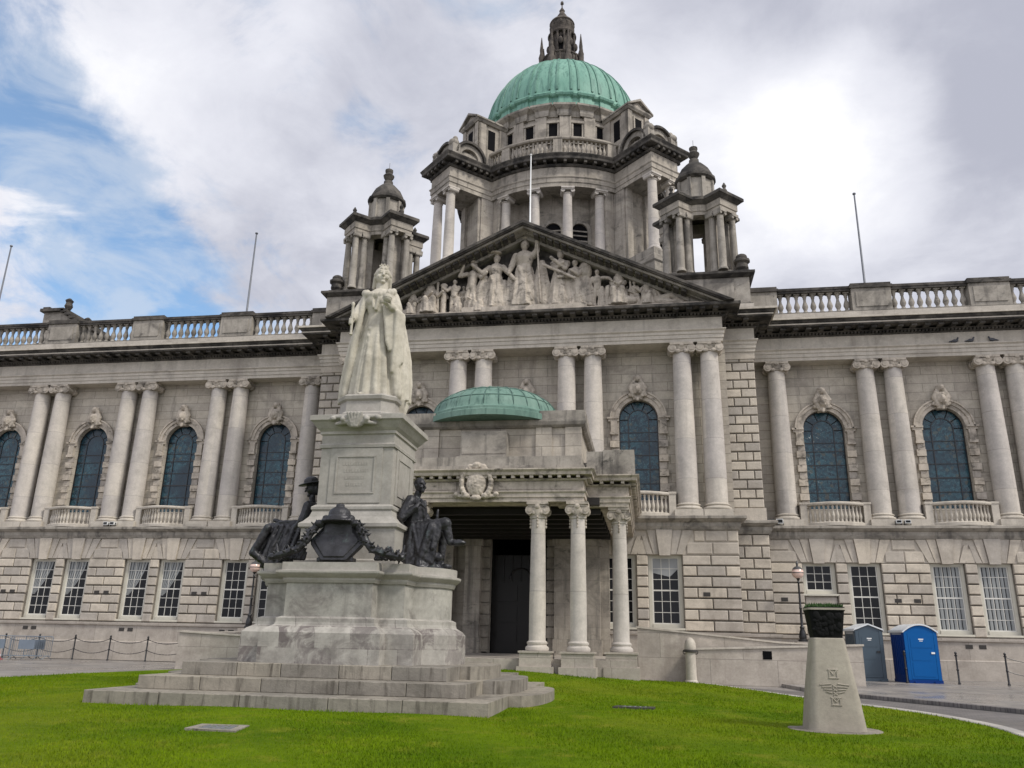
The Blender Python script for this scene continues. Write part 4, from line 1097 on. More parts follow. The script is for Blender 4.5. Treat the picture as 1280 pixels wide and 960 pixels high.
mb = MB(TL); mb.lathe([(1.0, 48.4), (1.0, 50.5)], 24)
for i in range(12):
    A = 2*pi*i/12+pi/12; mb.lathe([(.14, 48.5), (.10, 48.7), (.10, 50.25), (.16, 50.42)], 8, (1.16*cos(A), 1.16*sin(A)))
mb.lathe([(1.28, 50.4), (1.34, 50.48), (1.2, 50.56), (1.08, 50.6), (1.1, 50.95), (1.16, 51.05), (1.05, 51.1)], 24); 
for i in range(8): A = 2*pi*i/8; mb.ell((1.26*cos(A), 1.26*sin(A), 49.6), (.2, .2, .3), 8, 6)
obj('lantern_body', mb, 'lantern', LA, smooth=35)
mb = MB(TL)
for i in range(6): mb = MB(TL @ Matrix.Rotation(2*pi*i/6, 4, 'Z')); mb.box(-.2, .2, -1.06, -.9, 48.7, 50.1); obj('lantern_opening', mb, 'dark_interior', LA)
mb = MB(TL); mb.lathe([(1.08, 51.05), (1.12, 51.2), (1.08, 51.42), (1.18, 51.5), (1.1, 51.62), (.85, 51.82), (.58, 51.98), (.46, 52.06), (.46, 52.22), (.30, 52.42), (.20, 52.56), (.27, 52.68), (.15, 52.84), (.055, 52.98), (.055, 53.18), (.16, 53.28), (.13, 53.43), (.03, 53.52)], 24)
for i in range(12): A = 2*pi*i/12; mb.ell((1.08*cos(A), 1.08*sin(A), 51.28), (.11, .11, .15), 8, 6)
obj('lantern_cap', mb, 'lantern', LA, smooth=30)
mb = MB(TL)
for i in range(8):
    mb = MB(TL); A = 2*pi*i/8+pi/8; mb.lathe([(.36, 47.2), (.34, 48.0), (.22, 48.15), (.28, 48.6), (.15, 48.95), (.17, 49.2), (.03, 50.2)], 8, (1.95*cos(A), 1.95*sin(A))); obj('lantern_pinnacle', mb, 'lantern', LA, smooth=40)
# ---- porch (porte-cochere) in front of the entrance
PO = empty('portico', (0, 0, 0), HALL)
PX, PF, QX, QF = 3.72, -14.0, 5.22, -12.75
PP = [(-QX, -4.0), (-QX, QF), (-PX, QF), (-PX, PF), (PX, PF), (PX, QF), (QX, QF), (QX, -4.0)]
mb = MB(); mb.prism([(-5.3, -4), (-5.3, -12.9), (-3.9, -12.9), (-3.9, -13.9), (3.9, -13.9), (3.9, -12.9), (5.3, -12.9), (5.3, -4)], -.2, .84)
for sx in (-1, 1):
    for x, y in ((2.13, -13.7), (3.5, -13.7), (4.86, -12.34)):
        mb.box(sx*x-.60, sx*x+.60, y-.60, y+.55, 0, .62); mb.box(sx*x-.52, sx*x+.52, y-.52, y+.5, .62, 1.04); mb.box(sx*x-.56, sx*x+.56, y-.56, y+.5, 1.04, 1.10)
obj('porch_base', mb, 'plinth', PO)
mb = MB()
mb.lathe([(.38, 1.10), (.40, 1.17), (.38, 1.23), (.33, 1.26), (.32, 1.3), (.345, 1.33), (.345, 1.38), (.29, 1.42), (.28, 1.45), (.28, 2.6), (.24, 5.42), (.275, 5.45), (.275, 5.5), (.245, 5.52), (.30, 5.72), (.30, 5.8)], 24)
psh = mb.mesh('porch_column', 35); psh.materials.append(M['shaft'])
PS = Matrix.Diagonal((.86, .86, 1, 1))
mb = MB(PS)
for s in (-1, 1):
    for y0, y1 in ((-.36, -.24), (.24, .36)):
        mb.xz(arc(s*.33, 5.72, .16, 0, 2*pi, 12)[:-1], y0, y1); mb.xz(arc(s*.33, 5.72, .08, 0, 2*pi, 8)[:-1], y0-.03, y1+.03)
    mb.xz(arc(s*.33, 5.72, .12, 0, 2*pi, 10)[:-1], -.25, .25)
mb.box(-.38, .38, -.38, .38, 5.82, 5.9); mb.box(-.43, .43, -.43, .43, 5.9, 6.0)
for k in range(4):
    mb.T = PS @ Matrix.Rotation(k*pi/2, 4, 'Z'); mb.ell((0, -.37, 5.84), (.13, .09, .11), 8, 6)
    for j in range(5): mb.ell((0, -.31, 5.60-.11*j), (.055-.006*j, .05, .055), 6, 5)
    for s in (-1, 1): mb.ell((s*.16, -.33, 5.64), (.07, .06, .09), 6, 5)
mb.T = PS; mb.lathe([(.33, 5.5), (.40, 5.7), (.40, 5.8)], 20)
pcap = mb.mesh('porch_capital', 40); pcap.materials.append(M['carved'])
for sx in (-1, 1):
    for x, y in ((2.13, -13.7), (3.5, -13.7), (4.86, -12.34)):
        obj('porch_column', psh, 'shaft', PO, (sx*x, y, 0)); obj('porch_capital', pcap, 'carved', PO, (sx*x, y, 0))
mb = MB()
for sx in (-1, 1):
    for x in (2.05, 3.35): mb.box(sx*x-.36, sx*x+.36, -4.75, -4.2, .84, 5.5); mb.box(sx*x-.44, sx*x+.44, -4.83, -4.2, 5.5, 6.0); mb.box(sx*x-.42, sx*x+.42, -4.81, -4.2, .84, 1.5)
    mb.box(min(sx*1.35, sx*4.1), max(sx*1.35, sx*4.1), -4.3, -3.7, .84, 6.4)
    z = 1.5
    while z < 5.9: mb.box(min(sx*1.3, sx*1.72), max(sx*1.3, sx*1.72), -4.42, -4.2, z+.03, z+.47); z += .5
mb.box(-1.36, 1.36, -4.3, -3.7, 6.25, 6.4)
obj('entrance_wall', mb, 'drumstone', PO)  # darker stone puts the porch dimness into the back wall
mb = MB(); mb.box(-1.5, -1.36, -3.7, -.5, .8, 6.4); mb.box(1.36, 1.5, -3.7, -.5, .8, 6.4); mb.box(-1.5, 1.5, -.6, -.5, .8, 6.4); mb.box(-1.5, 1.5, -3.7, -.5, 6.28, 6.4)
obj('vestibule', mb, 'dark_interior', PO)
mb = MB(); mb.box(-1.35, 1.35, -3.55, -3.45, .84, 5.2); mb.T = Matrix.Translation((0, .4, 0))
for s in (-1, 1):
    for zz in (1.3, 2.2, 3.1): mb.box(min(s*.15, s*1.1), max(s*.15, s*1.1), -4.0, -3.94, zz, zz+.7)
for i in range(7): mb.box(-1.2+.4*i-.02, -1.2+.4*i+.02, -4.02, -3.94, 4.0, 5.2)
mb.tube([(.5*cos(a), -4.02, 4.1+.5*sin(a)) for a in [pi*i/10 for i in range(11)]], .04, 6)
obj('entrance_door', mb, 'door_wood', PO)
mb = MB(); mb.mould(PP, [(-1.0, 6.0), (0, 6.0), (0, 6.14), (.04, 6.15), (.04, 6.28), (.09, 6.33), (.09, 6.37), (0, 6.38), (0, 6.72), (-1.0, 6.72)])
for x0, x1 in ((-3.3, -.75), (.75, 3.3)): mb.box(x0, x1, PF-.025, PF+.1, 6.43, 6.68)

obj('porch_entablature', mb, 'carved', PO)
mb = MB(); mb.box(-4.2, 4.2, -12.98, -4.31, 6.04, 6.3)
for i in range(7): mb.box(-4.2, 4.2, -12.4+1.25*i, -12.15+1.25*i, 5.8, 6.035)
obj('porch_ceiling', mb, 'ceiling_shade', PO)  # porch gloom put into a near-black ceiling colour
mb = MB(); mb.mould(PP, [(-1, 6.72), (.06, 6.72), (.1, 6.76), (.1, 6.79), (-1, 6.79)]); mb.along(PP, .31, .12, (0, .26), 6.79, 6.89); mb.mould(PP, [(-1, 6.89), (.30, 6.89), (.32, 6.99), (.40, 7.06), (.40, 7.1), (-1, 7.1)])
obj('porch_cornice', mb, 'carved', PO)
cb = MB(); cb.ell((0, -.1, .0), (.36, .14, .46), 18, 12)
for s in (-1, 1):
    for j in range(9):
        a = -.9+j*.26; cb.ell((s*(.50*cos(a)+.03), -.12, .56*sin(a)), (.10, .11, .12), 8, 6)
    cb.cap((s*.3, -.1, -.45), (s*.66, -.05, -.44), .10, .05); cb.ell((s*.70, -.06, -.38), (.11, .08, .09)); cb.ell((s*.2, -.12, .58), (.16, .1, .1))
cb.ell((0, -.14, .62), (.16, .12, .14)); cb.ell((0, -.12, -.52), (.2, .1, .1))
obj('carved_crest', sculpt(cb, 'carved_crest', .025, 1, (.07, .05)), 'carved', PO, (0, PF-.12, 6.62))
mb = MB(); mb.mould(PP, [(-1.0, 7.1), (.02, 7.1), (.02, 7.28), (-.08, 7.3), (-.08, 7.62), (-1.0, 7.62)])
mb.box(-.85, .85, -13.9, -12.4, 7.62, 7.66); mb.box(-.85, .85, -13.2, -12.4, 7.3, 8.75)
mb.box(-.8, .8, -13.22, -13.1, 7.9, 8.6)
for s in (-1, 1):
    mb.box(min(s*3.75, s*5.42), max(s*3.75, s*5.42), -12.9, -9, 7.1, 7.98); mb.box(min(s*4.35, s*5.46), max(s*4.35, s*5.46), -12.94, -11.5, 7.12, 8.02)
obj('porch_parapet', mb, 'weathered', PO)
mb = MB(); mb.box(-3.5, 3.5, -12.5, -4.2, 7.55, 9.0)
for s in (-1, 1):
    for x in (2.15, 3.25): mb.box(s*x-.3, s*x+.3, -12.58, -12.3, 7.6, 9.0)
obj('porch_attic', mb, 'ashlar', PO)
mb = MB(); mb.mould([(-3.55, -4.2), (-3.55, -12.55), (3.55, -12.55), (3.55, -4.2)], [(-3.4, 9.0), (.04, 9.0), (.14, 9.08), (.18, 9.2), (.18, 9.27), (-3.4, 9.3)])
mb.box(2.0, 3.7, -12.68, -10.5, 9.27, 9.62); mb.box(-3.7, -2.0, -12.68, -10.5, 9.27, 9.62)
obj('attic_coping', mb, 'weathered', PO)
mb = MB(); c = (0, -10.9)
mb.lathe([(2.75, 9.28), (2.75, 9.5), (2.66, 9.55), (2.66, 9.64), (2.58, 9.68), (2.52, 9.75)]+[(2.5*cos(t), 9.75+1.2*sin(t)) for t in [pi/2*i/12 for i in range(1, 13)]], 48, c); obj('porch_dome', mb, 'copper_dark', PO, smooth=40)
mb = MB()
for i in range(28):
    A = 2*pi*i/28; mb.tube([(c[0]+2.5*cos(t)*cos(A), c[1]+2.5*cos(t)*sin(A), 9.755+1.2*sin(t)) for t in [pi/2*k/10 for k in range(10)]], .026, 5)
for t_ in (.35, .75): mb.tube([(c[0]+2.5*cos(t_)*cos(2*pi*k/48), c[1]+2.5*cos(t_)*sin(2*pi*k/48), 9.756+1.2*sin(t_)) for k in range(49)], .018, 5)
obj('dome_seams', mb, 'copper_seam', PO)

# ------------------------------------------------------------------ the ground
def bumpz(x, y): return .44*math.exp(-((x/5.6)**2)-((y+14.2)/4.2)**2)+.10*math.exp(-((x+1)/9)**2-((y+22)/7)**2)-.0
mb = MB(); mb.add([(-600, -300, -.02), (600, -300, -.02), (600, 900, -.02), (-600, 900, -.02)], [(0, 1, 2, 3)])
struct(obj('ground', mb, 'paving'))
ctrl = [(-13.2, -46), (-13.3, -34), (-13.4, -24), (-13.3, -15), (-12.6, -10.2), (-10.8, -9.5), (-6, -9.45), (0, -9.45), (5, -9.45), (7.4, -9.75), (8.7, -13), (10.1, -17), (11.6, -20.6), (12.1, -23.5), (11.95, -26), (11.6, -31), (12, -46), (0, -50)]
def smooth_loop(P, n=10):
    out = []; m = len(P)
    for i in range(m):
        a, b, c_, d = [Vector(P[(i+k-1) % m]) for k in range(4)]
        for j in range(n):
            t = j/n; out.append(.5*((2*b)+(c_-a)*t+(2*a-5*b+4*c_-d)*t*t+(3*b-a-3*c_+d)*t**3))
    return out
edge = smooth_loop(ctrl)
mb = MB(); ctr = Vector((-1, -24)); K = 46; n = len(edge)
vs = []
for k in range(K+1):
    u = k/K
    for e in edge:
        p = ctr+(e-ctr)*u; vs.append((p.x, p.y, .045+bumpz(p.x, p.y)+.012*sin(p.x*1.7+p.y)*min(1, 6*(1-u))))
for e in edge: vs.append((e.x, e.y, -.05))
mb.add(vs, [(k*n+i, k*n+(i+1) % n, (k+1)*n+(i+1) % n, (k+1)*n+i) for k in range(K+1) for i in range(n)])
lawn = struct(obj('lawn', mb, 'grass', smooth=40))
from mathutils.bvhtree import BVHTree
def inside(x, y):
    c = False; j = n-1
    for i in range(n):
        a, b = edge[i], edge[j]
        if (a.y > y) != (b.y > y) and x < (b.x-a.x)*(y-a.y)/(b.y-a.y)+a.x: c = not c
        j = i
    return c
# short mown grass blades: finer and denser towards the viewer
mb = MB(); rnd = random.Random(3); vv = []; ff = []
cam = Vector((5.833, -41.766))
mons = (-1.12, -22.2)
def on_stone(x, y):
    dx, dy = abs(x-mons[0]), abs(y-mons[1])
    return (dx < 4.12 and dy < 4.12) or (dx < 4.9 and dy < 1.92) or ((x-8.93)**2+(y+25.85)**2 < .66) 
tries = 0
while len(ff) < 150000 and tries < 600000:
    tries += 1
    d = 9+24*rnd.random()**1.5; a = -.167+(rnd.random()-.5)*1.45
    x = cam.x+d*sin(a); y = cam.y+d*cos(a)
    if on_stone(x, y) or not inside(x, y): continue
    h = (.020+.022*rnd.random())*(1+.4*(d-9)/20); w = .004*(1+d/14); t = rnd.random()*6.28; l = .02*rnd.random()
    z = .042+bumpz(x, y); b = len(vv)
    vv += [(x-w*cos(t), y-w*sin(t), z), (x+w*cos(t), y+w*sin(t), z), (x+l*sin(t*3), y+l*cos(t*3), z+h)]
    ff.append((b, b+1, b+2))
me = bpy.data.meshes.new('grass_blades'); me.from_pydata(vv, [], ff); me.update()
g = obj('grass_blades', me, 'blades'); g['kind'] = 'stuff'; g['label'] = 'short mown green grass blades covering the lawn'
# ring drive of dark setts, lawn kerb, raised pavement on the right
def band(name, pts, wl, wr, z, mat):
    mb = MB(); P = [Vector(p) for p in pts]; m = len(P); vs = []
    for i in range(m):
        d = (P[min(i+1, m-1)]-P[max(i-1, 0)]).normalized(); nn = Vector((d.y, -d.x))
        for o in (-wl, wr): q = P[i]+nn*o; vs.append((q.x, q.y, z))
    mb.add(vs, [(2*i, 2*i+1, 2*i+3, 2*i+2) for i in range(m-1)]); return struct(obj(name, mb, mat))
rt = [e for e in edge if e.x > 7.3 and e.y > -45]; rt.sort(key=lambda e: -e.y)
band('drive', rt, 3.4, 0, -.004, 'setts') if False else None
mb = MB(); R_ = [(e.x, e.y) for e in rt]
outer = [(7.6, -9.3), (11.0, -12.6), (11.9, -14.8), (13.3, -17.2), (14.6, -19.5), (17.2, -24), (20, -29), (24, -45)]
mb.add([(x, y, .004) for x, y in R_]+[(x, y, .004) for x, y in outer[::-1]], [tuple(range(len(R_)+len(outer)))]); struct(obj('drive', mb, 'setts'))
mb = MB(); mb.mould(R_[18:], [(-.30, -.05), (-.02, -.05), (-.02, .075), (-.05, .09), (-.30, .09)])
mb2 = MB(); mb2.mould([(x, y) for x, y in R_], [(-.26, -.05), (0, -.05), (0, .06), (-.02, .075), (-.26, .075)][::1]); struct(obj('lawn_kerb', mb2, 'kerbstone'))
pv = outer[1:]+[(60, -45), (60, -.7), (13.4, -.7), (13.4, -9.2), (10.5, -9.2)]
mb = MB(); mb.prism(pv, -.05, .10); struct(obj('pavement', mb, 'paving'))
mb = MB(); mb.mould(outer[1:], [(-.16, -.02), (.02, -.02), (.02, .098), (-.0, .108), (-.16, .108)]); struct(obj('pavement_kerb', mb, 'setts'))  # kerb darkened for the shadow and wet on its face
mb = MB(); mb.mould(outer[1:], [(.025, .0), (.17, .0), (.17, .012), (.025, .012)]); struct(obj('gutter_shade', mb, 'kerb_shade'))  # dark strip puts the kerb's shadow into the road colour
# inspection covers in the lawn
def cover(corners, mat_frame, label, z=.075):
    w = tag(empty('inspection_cover', (0, 0, 0)), label, 'cover'); zc = sum(bumpz(x, y) for x, y in corners)/4+z
    P = [Vector((x, y)) for x, y in corners]; c0 = sum(P, Vector((0, 0)))/4
    mb = MB(); Q = [c0+(p-c0)*.68 for p in P]
    for i in range(4):
        mb.prism([tuple(v) for v in (P[i], P[(i+1) % 4], Q[(i+1) % 4], Q[i])], zc-.12, zc)
    obj('frame', mb, mat_frame, w); mb = MB(); mb.prism([tuple(v) for v in Q], zc-.12, zc-.01)
    for i in range(5):
        u = (i+.5)/5; a = Q[0].lerp(Q[1], u); b = Q[3].lerp(Q[2], u); mb.tube([(a.x, a.y, zc-.008), (b.x, b.y, zc-.008)], .012, 4)
    obj('lid', mb, 'lead', w); return w
cover([(-.98, -29.75), (-.12, -29.85), (-.30, -29.05), (-1.06, -29.1)], 'stepstone', 'square metal inspection cover in a pale stone frame set in the front lawn')
cover([(5.0, -23.15), (5.85, -23.2), (5.9, -22.85), (5.1, -22.8)], 'vent_metal', 'dark metal inspection cover in the grass right of the monument steps')

# ------------------------------------------------------------------ terrace walls beside the porch
def terrace(s, label):
    w = tag(empty('terrace_wall', (0, 0, 0)), label, 'wall')
    X = lambda a, b: (min(s*a, s*b), max(s*a, s*b))
    mb = MB()
    mb.xz([(s*7.3, -.05), (s*13.4, -.05), (s*13.4, 1.46), (s*7.3, 1.20)], -9.2, -8.75); 
    mb.xz([(s*5.35, -.05), (s*13.35, -.05), (s*13.35, 1.40), (s*10.6, 1.50), (s*5.35, 1.96)], -8.6, -8.2)
    x0, x1 = X(12.95, 13.4); mb.box(x0, x1, -8.7, -2.7, -.05, 1.40); x0, x1 = X(5.4, 12.9); mb.box(x0, x1, -8.15, -4.35, -.05, 1.1)
    x0, x1 = X(12.1, 12.94) if s > 0 else X(13.405, 14.1); mb.box(x0, x1, -3.4 if s > 0 else -2.85, -2.68 if s > 0 else -2.15, -.05, 1.60 if s > 0 else 1.70)
    obj('wall_body', mb, 'plinth', w)
    mb = MB(); mb.xz([(s*7.25, 1.202), (s*13.45, 1.462), (s*13.45, 1.53), (s*7.25, 1.27)], -9.26, -8.7); mb.xz([(s*5.3, 1.967), (s*10.6, 1.505), (s*13.4, 1.405), (s*13.4, 1.46), (s*10.6, 1.57), (s*5.3, 2.03)], -8.64, -8.16)
    obj('coping', mb, 'stone', w)
    if s > 0:
        mb = MB(); mb.box(9.9, 10.22, -9.215, -9.1, .93, 1.22)
        for k in range(4): mb.box(9.92+.08*k, 9.95+.08*k, -9.225, -9.2, .95, 1.2)
        obj('vent_grille', mb, 'dark_interior', w)
    return w
terrace(1, 'low stone terrace wall with sloping coping and a square black vent, right of the porch')
terrace(-1, 'low stone terrace wall half hidden behind the monument, left of the porch')
def bollard(x, y, label):
    w = tag(empty('stone_bollard', (x, y, .04)), label, 'bollard')
    mb = MB(); mb.lathe([(.24, 0), (.24, .08), (.20, .12), (.18, 1.08)], 20); obj('shaft', mb, 'stone', w, smooth=40)
    mb = MB(); mb.lathe([(.20, 1.08), (.26, 1.10), (.26, 1.16), (.20, 1.18)], 20)
    for s in (-1, 1): mb.tube([(s*.2+.07*cos(a), -.0, 1.09+.07*sin(a)) for a in [2*pi*i/12 for i in range(13)]], .018, 6)
    obj('iron_collar', mb, 'vent_metal', w, smooth=40)
    mb = MB(); mb.lathe([(.20, 1.18), (.21, 1.26), (.20, 1.40), (.15, 1.52), (.07, 1.59), (.01, 1.61)], 20); obj('cap', mb, 'stone', w, smooth=50)
    return w
bollard(7.28, -9.55, 'round topped stone bollard with an iron collar at the lawn edge')

# ------------------------------------------------------------------ monument
MX, MY = -1.12, -22.2
MON = tag(empty('monument_pedestal', (MX, MY, .0)), 'tall stepped pale marble pedestal on the lawn, carrying the white statue', 'pedestal')
rr = random.Random(11)
def step(hx, hy, reach, bw, z0, z1):
    mb = MB()
    def course(x0, x1, y0, y1, n, ax):
        cuts = [0]+sorted((i+.25*rr.random()-.12)/n for i in range(1, n))+[1]
        for a, b in zip(cuts, cuts[1:]):
            mb.t = rr.random(); g = .006
            if ax == 'x': mb.cbox(x0+(x1-x0)*a+g, x0+(x1-x0)*b-g, y0, y1, z0, z1, .012)
            else: mb.box(x0, x1, y0+(y1-y0)*a+g, y0+(y1-y0)*b-g, z0, z1)
    course(-hx, hx, -hy, -hy+.9, 5, 'x'); course(-hx, hx, hy-.9, hy, 5, 'x')
    course(-hx, -hx+.9, -hy+.91, hy-.91, 4, 'y'); course(hx-.9, hx, -hy+.91, hy-.91, 4, 'y')
    for s in (-1, 1):
        mb.t = rr.random(); ar = [(s*(hx+.004+(reach-hx)*max(0, cos(a))**.6), bw*sin(a)) for a in [-pi/2+pi*i/16 for i in range(17)]]; mb.prism(ar, z0, z1)
    mb.t = .4; mb.box(-hx+.88, hx-.88, -hy+.88, hy-.88, z0, z1-.012)
    return obj('step', mb, 'stepstone', MON)
step(4.05, 4.1, 4.72, 1.95, -.1, .34); step(3.45, 3.28, 4.1, 1.7, .34, .60); step(2.9, 2.62, 3.45, 1.45, .60, .87)
def cross(core, bw, rx, ry, bow=1.0):
    B_ = math.acos((core-1.29)/bow)
    return [(-bw, -ry), (bw, -ry), (bw, -core), (core, -core)]+[(1.29+bow*cos(a), bow*sin(a)) for a in [-B_+2*B_*i/16 for i in range(17)]]+[(core, core), (bw, core), (bw, ry), (-bw, ry), (-bw, core), (-core, core)]+[(-1.29-bow*cos(a), -bow*sin(a)) for a in [-B_+2*B_*i/16 for i in range(17)]]+[(-core, -core), (-bw, -core)]
CR = cross(1.62, 1.0, 2.28, 2.0)
mb = MB(); mb.mould(CR, [(-.9, .87), (.36, .87), (.36, 1.30), (-.9, 1.30)], True); mb.mould(CR, [(-.9, 1.30), (.35, 1.302), (.35, 1.50), (.28, 1.58), (.14, 1.66), (.12, 1.72), (.12, 1.80), (.03, 1.84), (-.9, 1.84)], True)
obj('pedestal_base', mb, 'stainedmarble', MON)
mb = MB(); mb.mould(CR, [(-.9, 1.84), (0, 1.84), (0, 2.56), (-.9, 2.56)], True)
for T in range(4):
    mb.T = Matrix.Rotation(T*pi/2, 4, 'Z'); ry = 2.0 if T % 2 == 0 else 2.28
    mb.box(-.98, .98, -ry-.03, -ry+.05, 1.9, 2.5) if False else None
mb.T = Matrix.Identity(4); obj('pedestal_die', mb, 'diestone', MON)
mb = MB(); mb.mould(CR, [(-.9, 2.56), (.04, 2.56), (.07, 2.62), (.07, 2.66), (.13, 2.70), (.19, 2.75), (.20, 2.77), (.20, 2.81), (.10, 2.83), (.10, 3.0), (-.9, 3.02)], True); mb.prism([(-1.55, -1.55), (1.55, -1.55), (1.55, 1.55), (-1.55, 1.55)], 2.6, 3.02)
obj('pedestal_cornice', mb, 'pedestal', MON)
mb = MB(); sq = lambda a: [(-a, -a), (a, -a), (a, a), (-a, a)]
S0 = sq(.92)
mb.mould(S0, [(-.9, 3.0), (.32, 3.0), (.32, 3.12), (.24, 3.16), (.24, 3.86), (.30, 3.90), (.30, 3.98), (.22, 4.04), (.12, 4.16), (.07, 4.30), (.10, 4.34), (.10, 4.40), (.02, 4.46), (-.9, 4.46)], True)
obj('shaft_base', mb, 'pedestal', MON)
mb = MB(); mb.prism(S0, 4.46, 5.90)
for T in range(4):
    mb.T = Matrix.Rotation(T*pi/2, 4, 'Z')
    mb.box(-.66, .66, -.945, -.9, 4.5, 5.85)
    for b in ((-.50, .50, 4.72, 4.76), (-.50, .50, 5.62, 5.66), (-.50, -.46, 4.765, 5.615), (.46, .50, 4.765, 5.615)): mb.box(b[0], b[1], -.965, -.93, b[2], b[3])
    if T == 0:                                          # shallow worn inscription
        for r_ in range(4):
            x = -.33+.04*r_
            while x < .33-.04*r_: 
                wd = .02+.03*rr.random(); mb.box(x, x+wd, -.952, -.94, 5.42-.17*r_, 5.50-.17*r_); x += wd+.03
mb.T = Matrix.Identity(4); obj('shaft_block', mb, 'pedestal', MON)
mb = MB(); mb.mould(S0, [(-.9, 5.86), (.04, 5.86), (.05, 5.93), (.01, 5.97), (.01, 6.18), (.05, 6.20), (.05, 6.27), (.12, 6.34), (.22, 6.48), (.27, 6.52), (.27, 6.64), (.15, 6.68), (-.9, 6.72)], True)
mb.mould([(-.72, -.45), (-.45, -.72), (.45, -.72), (.72, -.45), (.72, .45), (.45, .72), (-.45, .72), (-.72, .45)], [(-.6, 6.69), (.12, 6.69), (.12, 6.78), (.02, 6.84), (0, 7.12), (.06, 7.16), (.08, 7.24), (.02, 7.29), (-.6, 7.29)], True)
obj('capping', mb, 'pedestal', MON)
sb = MB()
sb.ell((0, 0, 0), (.26, .10, .20), 14, 10)
for s in (-1, 1):
    sb.cap((s*.15, 0, .08), (s*.55, .02, .1), .08, .05); sb.cap((s*.2, -.02, -.04), (s*.5, .02, -.08), .06, .04); sb.ell((s*.58, 0, .06), (.08, .08, .07)); sb.ell((s*.3, -.06, .02), (.07, .07, .07))
for a in (-.12, -.06, 0, .06, .12): sb.cap((a*.5, -.07, -.16), (a*1.5, -.1, .17), .03, .035)
obj('carved_shell', sculpt(sb, 'carved_shell', .018, 1, (.05, .02)), 'pedestal', MON, (0, -1.20, 6.48))

# white statue of a robed woman
STA = tag(empty('statue', (MX, MY, 7.29)), 'white marble statue of a robed crowned woman holding orb and sceptre on the tall pedestal', 'statue')
def fold(n1, n2, a1, a2, p=0., back=None):
    def f(a):
        k = 1-a1+2.4*a1*abs(sin(n1*a/2+p))+a2*sin(n2*a-1.7*p)
        return k
    return f
q = MB()
# gown
q.rings([(.02, -.18, 0, .60, .46, fold(13, 9, .085, .03)), (.02, -.18, .12, .60, .46, fold(13, 9, .09, .03)), (.02, -.17, .7, .54, .42, fold(13, 9, .085, .03, .2)), (.01, -.14, 1.4, .46, .38, fold(13, 9, .065, .02, .35)), (.0, -.12, 2.0, .37, .33, fold(15, 9, .03, .01, 1)), (0, -.10, 2.35, .31, .27, None), (0, -.10, 2.6, .37, .31, None), (0, -.09, 2.85, .40, .29, None), (.0, -.06, 3.05, .34, .24, None), (.0, -.03, 3.15, .2, .17, None)], 96)
q.ell((-.15, -.32, 2.74), (.16, .13, .16)); q.ell((.15, -.32, 2.74), (.16, .13, .16))
# mantle: falls from the shoulders, spreading to the hem
q.rings([(-.06, .20, .02, .98, .62, fold(11, 19, .075, .03)), (-.06, .20, .5, .97, .60, fold(11, 19, .075, .03, .3)), (-.05, .18, 1.2, .90, .54, fold(11, 19, .07, .025, .45)), (-.03, .15, 1.9, .78, .45, fold(11, 19, .035, .02, 1.)), (0, .10, 2.5, .62, .34, fold(11, 19, .03, .01, 1.2)), (0, .06, 2.85, .52, .27, None), (0, .03, 3.02, .40, .22, None), (0, .02, 3.16, .2, .16, None)], 96)
q.rings([(.62, .22, -.42, .20, .30, None), (.60, .20, .0, .30, .42, fold(5, 7, .1, .05)), (.56, .16, .7, .36, .46, fold(5, 7, .08, .05)), (.5, .12, 1.6, .3, .4, None)], 36)
for s in (-1, 1):                                       # front edges of the mantle
    q.cap((s*.34, -.24, 3.0), (s*.44, -.36, 2.3), .10, .09); q.cap((s*.44, -.36, 2.3), (s*.60, -.34, 1.2), .09, .12); q.cap((s*.60, -.34, 1.2), (s*.74, -.26, .1), .12, .15)
# fur collar and ribbons
for i in range(13):
    a = pi*(i/12); q.ell((.42*cos(a), -.18-.20*sin(a), 3.03-.16*sin(a)), (.11, .09, .10), 10, 8)
q.cap((.10, -.40, 2.9), (.02, -.42, 2.45), .04, .05); q.cap((-.12, -.40, 2.86), (-.05, -.43, 2.5), .04, .04)
q.cap((-.38, -.28, 2.92), (.3, -.36, 2.5), .05, .05)
# arms: the right low with a sceptre, the left raised with an orb
q.cap((-.40, -.06, 2.92), (-.56, -.24, 2.48), .15, .14); q.cap((-.56, -.24, 2.48), (-.61, -.50, 2.16), .14, .09); q.cap((-.61, -.50, 2.16), (-.60, -.60, 2.04), .07, .07)
q.cap((.40, -.06, 2.92), (.58, -.20, 2.50), .15, .15); q.cap((.58, -.20, 2.42), (.54, -.54, 2.42), .14, .10); q.cap((.54, -.54, 2.42), (.46, -.62, 2.46), .07, .065)
for i in range(4):                                      # fingers round the sceptre, cupping the orb
    q.cap((-.63, -.62, 2.09-.045*i), (-.61, -.715, 2.08-.045*i), .026, .022); q.cap((-.61, -.715, 2.08-.045*i), (-.54, -.72, 2.07-.045*i), .022, .02)
    q.cap((.48-.03*i, -.64, 2.45), (.46-.05*i, -.76, 2.48+.01*i), .026, .02)
q.cap((-.58, -.56, 2.08), (-.51, -.63, 2.13), .028, .022); q.cap((.52, -.62, 2.48), (.54, -.72, 2.56), .03, .022)
ob_ = MB(); ob_.ell((.445, -.72, 2.62), (.13, .13, .13), 18, 12); ob_.lathe([(.134, 2.605), (.138, 2.62), (.134, 2.635)], 18, (.445, -.72)); ob_.cap((.445, -.72, 2.74), (.445, -.72, 2.82), .025, .018); ob_.box(.41, .48, -.732, -.708, 2.77, 2.792); obj('orb', ob_, 'marble', STA, smooth=50)
sc_ = MB(); sc_.lathe([(.01, 1.62), (.045, 1.65), (.035, 1.72), (.038, 2.15), (.045, 2.2), (.038, 2.24), (.04, 2.46), (.055, 2.5), (.04, 2.55), (.01, 2.57)], 12, (-.55, -.68)); obj('sceptre', sc_, 'marble', STA, smooth=50)
